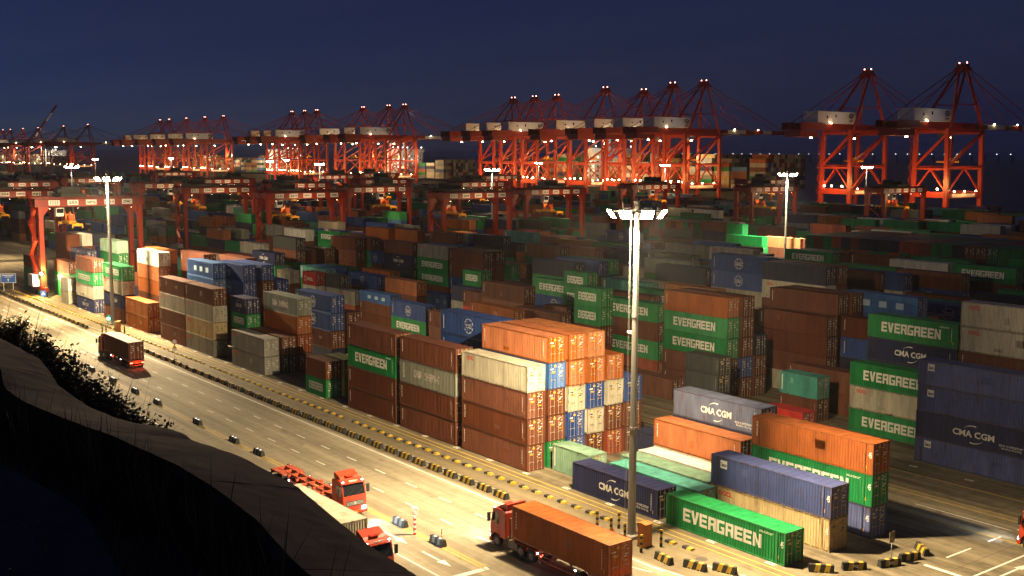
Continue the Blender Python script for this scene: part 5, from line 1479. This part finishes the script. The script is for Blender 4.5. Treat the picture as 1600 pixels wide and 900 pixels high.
# ------------------------------------------------------------------ plants on the hillside
M_LEAF = mat('shrub_leaf', (0.045, 0.060, 0.018), .7, wear=.4, vary=.2)
M_LEAF2 = mat('reed_leaf', (0.085, 0.075, 0.025), .7, wear=.4, vary=.2)
M_STEM = mat('plant_stem', (0.05, 0.035, 0.02), .8)
def blade(m, base, az, ln, lean, w, droop=.5, seg=4, mi=0):
    d = Vector((math.cos(az), math.sin(az), 0)); side = Vector((-d.y, d.x, 0)); pts = []
    for i in range(seg + 1):
        t = i / seg
        p = Vector(base) + d * ln * lean * t * (1 + droop * t * .6) + Vector((0, 0, ln * (t - droop * lean * t * t)))
        pts.append((p, w * (1 - t) ** .7 if i else w * .6))
    k = len(m.v)
    for p, ww in pts: m.v += [tuple(p - side * ww / 2), tuple(p + side * ww / 2)]
    for i in range(seg): m.f.append([k + 2 * i, k + 2 * i + 1, k + 2 * i + 3, k + 2 * i + 2]); m.m.append(mi)
def shrub(x, y, z, w, h, n, label, seed, reeds=14):
    r = random.Random(seed); o = thing('shrub', label, 'shrub', (x, y, z), 0, 'shrubs along the parapet')
    lf, st, rd = MB(), MB(), MB()
    tips = []
    for k in range(max(6, n // 90)):
        a = r.uniform(0, 6.28); rr = w * math.sqrt(r.random()); t = Vector((math.cos(a) * rr, math.sin(a) * rr * .6, h * (1 - .55 * (rr / w) ** 2) * r.uniform(.75, 1.05)))
        b = Vector((t.x * .2, t.y * .2, 0)); mid = b.lerp(t, .55) + Vector((0, 0, .08 * h))
        st.cyl(b, mid, .03, .018, 5, 0, False); st.cyl(mid, t, .018, .006, 5, 0, False)
        tips.append((b, mid, t))
    for k in range(int(n * 1.7)):
        b, mid, t = r.choice(tips); s = r.random() ** .6
        p = (b.lerp(mid, s * 2) if s < .5 else mid.lerp(t, s * 2 - 1)) + Vector((r.gauss(0, .16), r.gauss(0, .12), r.gauss(0, .13)))
        az, ln = r.uniform(0, 6.28), r.uniform(.07, .17); el = r.uniform(-.5, .9)
        d = Vector((math.cos(az) * math.cos(el), math.sin(az) * math.cos(el), math.sin(el))); sd = d.cross(Vector((r.uniform(-1, 1), r.uniform(-1, 1), 1))).normalized()
        q = len(lf.v); ww = ln * .3
        lf.v += [tuple(p), tuple(p + d * ln * .5 + sd * ww), tuple(p + d * ln), tuple(p + d * ln * .5 - sd * ww)]; lf.f.append([q, q + 1, q + 2, q + 3]); lf.m.append(0)
    for k in range(reeds):
        a = r.uniform(0, 6.28); rr = w * r.random()
        blade(rd, (math.cos(a) * rr, math.sin(a) * rr * .5, h * .3), r.uniform(0, 6.28), h * r.uniform(.55, 1.0), r.uniform(.15, .6), r.uniform(.03, .06))
    st.build('stem', M_STEM, o, False, False); c = lf.build('foliage', M_LEAF, o, False, False); c['kind'] = 'stuff'
    if reeds:
        c = rd.build('reed', M_LEAF2, o, False, False); c['kind'] = 'stuff'
SH = [(-49.5, 10.4, 24.2, 2.6, 3.4, 4200, 24), (-44.0, 10.1, 24.5, 2.4, 3.6, 4600, 36), (-39.6, 9.9, 24.6, 2.1, 3.2, 4200, 22), (-36.0, 9.8, 24.6, 1.9, 2.95, 4200, 16), (-33.0, 9.6, 24.7, 1.8, 2.7, 3800, 18), (-30.4, 9.5, 24.7, 1.7, 2.8, 3800, 24), (-27.9, 9.5, 24.8, 1.4, 2.4, 3000, 16), (-25.6, 9.4, 24.9, 1.0, 2.1, 1700, 12), (-23.2, 9.4, 25.1, .6, 1.8, 400, 8)]
SHL = ['leafy shrub with reeds beyond the parapet at the left frame edge', 'tall reedy shrub beyond the parapet, highest of the row', 'dense dark shrub beyond the parapet next to the tall reedy one', 'bushy shrub beyond the parapet in front of the road arrows', 'rounded shrub beyond the parapet below the truck driving away', 'reedy shrub beyond the parapet with long stalks crossing the road', 'small shrub beyond the parapet near the median barriers', 'low leafy shrub beyond the parapet lit by the road', 'sparse sprig beyond the parapet furthest right of the shrub row']
for i, ((x, y, z, w, h, n, rd), lb) in enumerate(zip(SH, SHL)): shrub(x, y, z, w, h, n, lb, 60 + i, rd)
def tuft(x, y, z, n, ln, label, seed, w=.03):
    r = random.Random(seed); o = thing('reed_tuft', label, 'plant', (x, y, z), 0, 'reeds by the parapet'); m = MB()
    for k in range(n): blade(m, (r.gauss(0, .1), r.gauss(0, .1), 0), r.uniform(-1.2, 1.2) + (0 if r.random() < .7 else 3), ln * r.uniform(.5, 1.1), r.uniform(.1, .8), w * r.uniform(.6, 1.3), .4)
    c = m.build('blades', M_LEAF2, o, False, False)
tuft(-14.2, 8.9, 26.0, 7, 1.6, 'tuft of thin reed blades crossing the bright road at bottom centre', 3)
tuft(-13.2, 8.9, 26.0, 6, 1.3, 'short reed tuft right of the crossing blades at bottom centre', 4)
tuft(-11.4, 8.8, 26.2, 5, 1.2, 'withered stalk tuft below the foreground truck', 6)
tuft(-21.6, 9.0, 26.2, 5, 1.3, 'small reed tuft standing at the parapet edge near the median', 5)
gr = MB(); rg = random.Random(12)
for k in range(5200):
    x, y = rg.uniform(-34, -4), rg.uniform(1.7, 6.9)
    if y > lerp(NEAR, x) - .05: continue
    blade(gr, (x, y, hill_z(y) - .1), rg.uniform(0, 6.28), rg.uniform(.35, 1.0), rg.uniform(.1, .6), rg.uniform(.012, .035), .5, 3)
for k in range(420):
    x = rg.uniform(-27, -9); y = lerp(NEAR, x) - rg.uniform(.15, 1.2)
    blade(gr, (x, y, hill_z(y) - .1), rg.uniform(0, 6.28), rg.uniform(1.0, 2.1), rg.uniform(.05, .4), rg.uniform(.02, .04), .5, 4)
for k in range(2600):
    x = rg.uniform(-24, -3); y = lerp(LE, x) + rg.uniform(-.1, 1.6)
    blade(gr, (x, y, hill_z(y) - .1), rg.uniform(0, 6.28), rg.uniform(.5, 2.2), rg.uniform(.1, .6), rg.uniform(.012, .04), .5, 3)
for k in range(1500):
    x = rg.uniform(-32, -8); y = lerp(NEAR, x) - rg.uniform(.02, .9)
    blade(gr, (x, y, hill_z(y) - .1), rg.uniform(0, 6.28), rg.uniform(.6, 1.5), rg.uniform(.1, .6), rg.uniform(.012, .04), .5, 3)
for k in range(500):
    x = rg.uniform(-14, -4.5); y = rg.uniform(-1.5, lerp(LE, x) - .05)
    blade(gr, (x, y, 30.98), rg.uniform(0, 6.28), rg.uniform(.05, .28), rg.uniform(.2, .9), rg.uniform(.008, .02), .6, 2)
tag(gr.build('grass', mat('dark_grass', (0.11, 0.12, 0.045), .8, wear=.4), None, False, False), 'tall dark grass growing between the terrace and the parapet', 'grass', kind='stuff')

# ------------------------------------------------------------------ thin sea haze over the whole port
hz = MB().box(-33000, 33000, -400, 33000, -8, 95).build('haze', mat('haze_air', (1, 1, 1)))
hz['kind'] = 'stuff'
hm = bpy.data.materials.new('sea_haze'); hm.use_nodes = True
for n_ in list(hm.node_tree.nodes):
    if n_.type != 'OUTPUT_MATERIAL': hm.node_tree.nodes.remove(n_)
pv = hm.node_tree.nodes.new('ShaderNodeVolumePrincipled')
pv.inputs['Color'].default_value = (.9, .9, .92, 1); pv.inputs['Density'].default_value = 0.00007; pv.inputs['Anisotropy'].default_value = 0.3
hm.node_tree.links.new(pv.outputs[0], [n_ for n_ in hm.node_tree.nodes if n_.type == 'OUTPUT_MATERIAL'][0].inputs['Volume'])
hz.data.materials.clear(); hz.data.materials.append(hm)
tag(hz, 'thin night haze hanging over the port', 'haze')
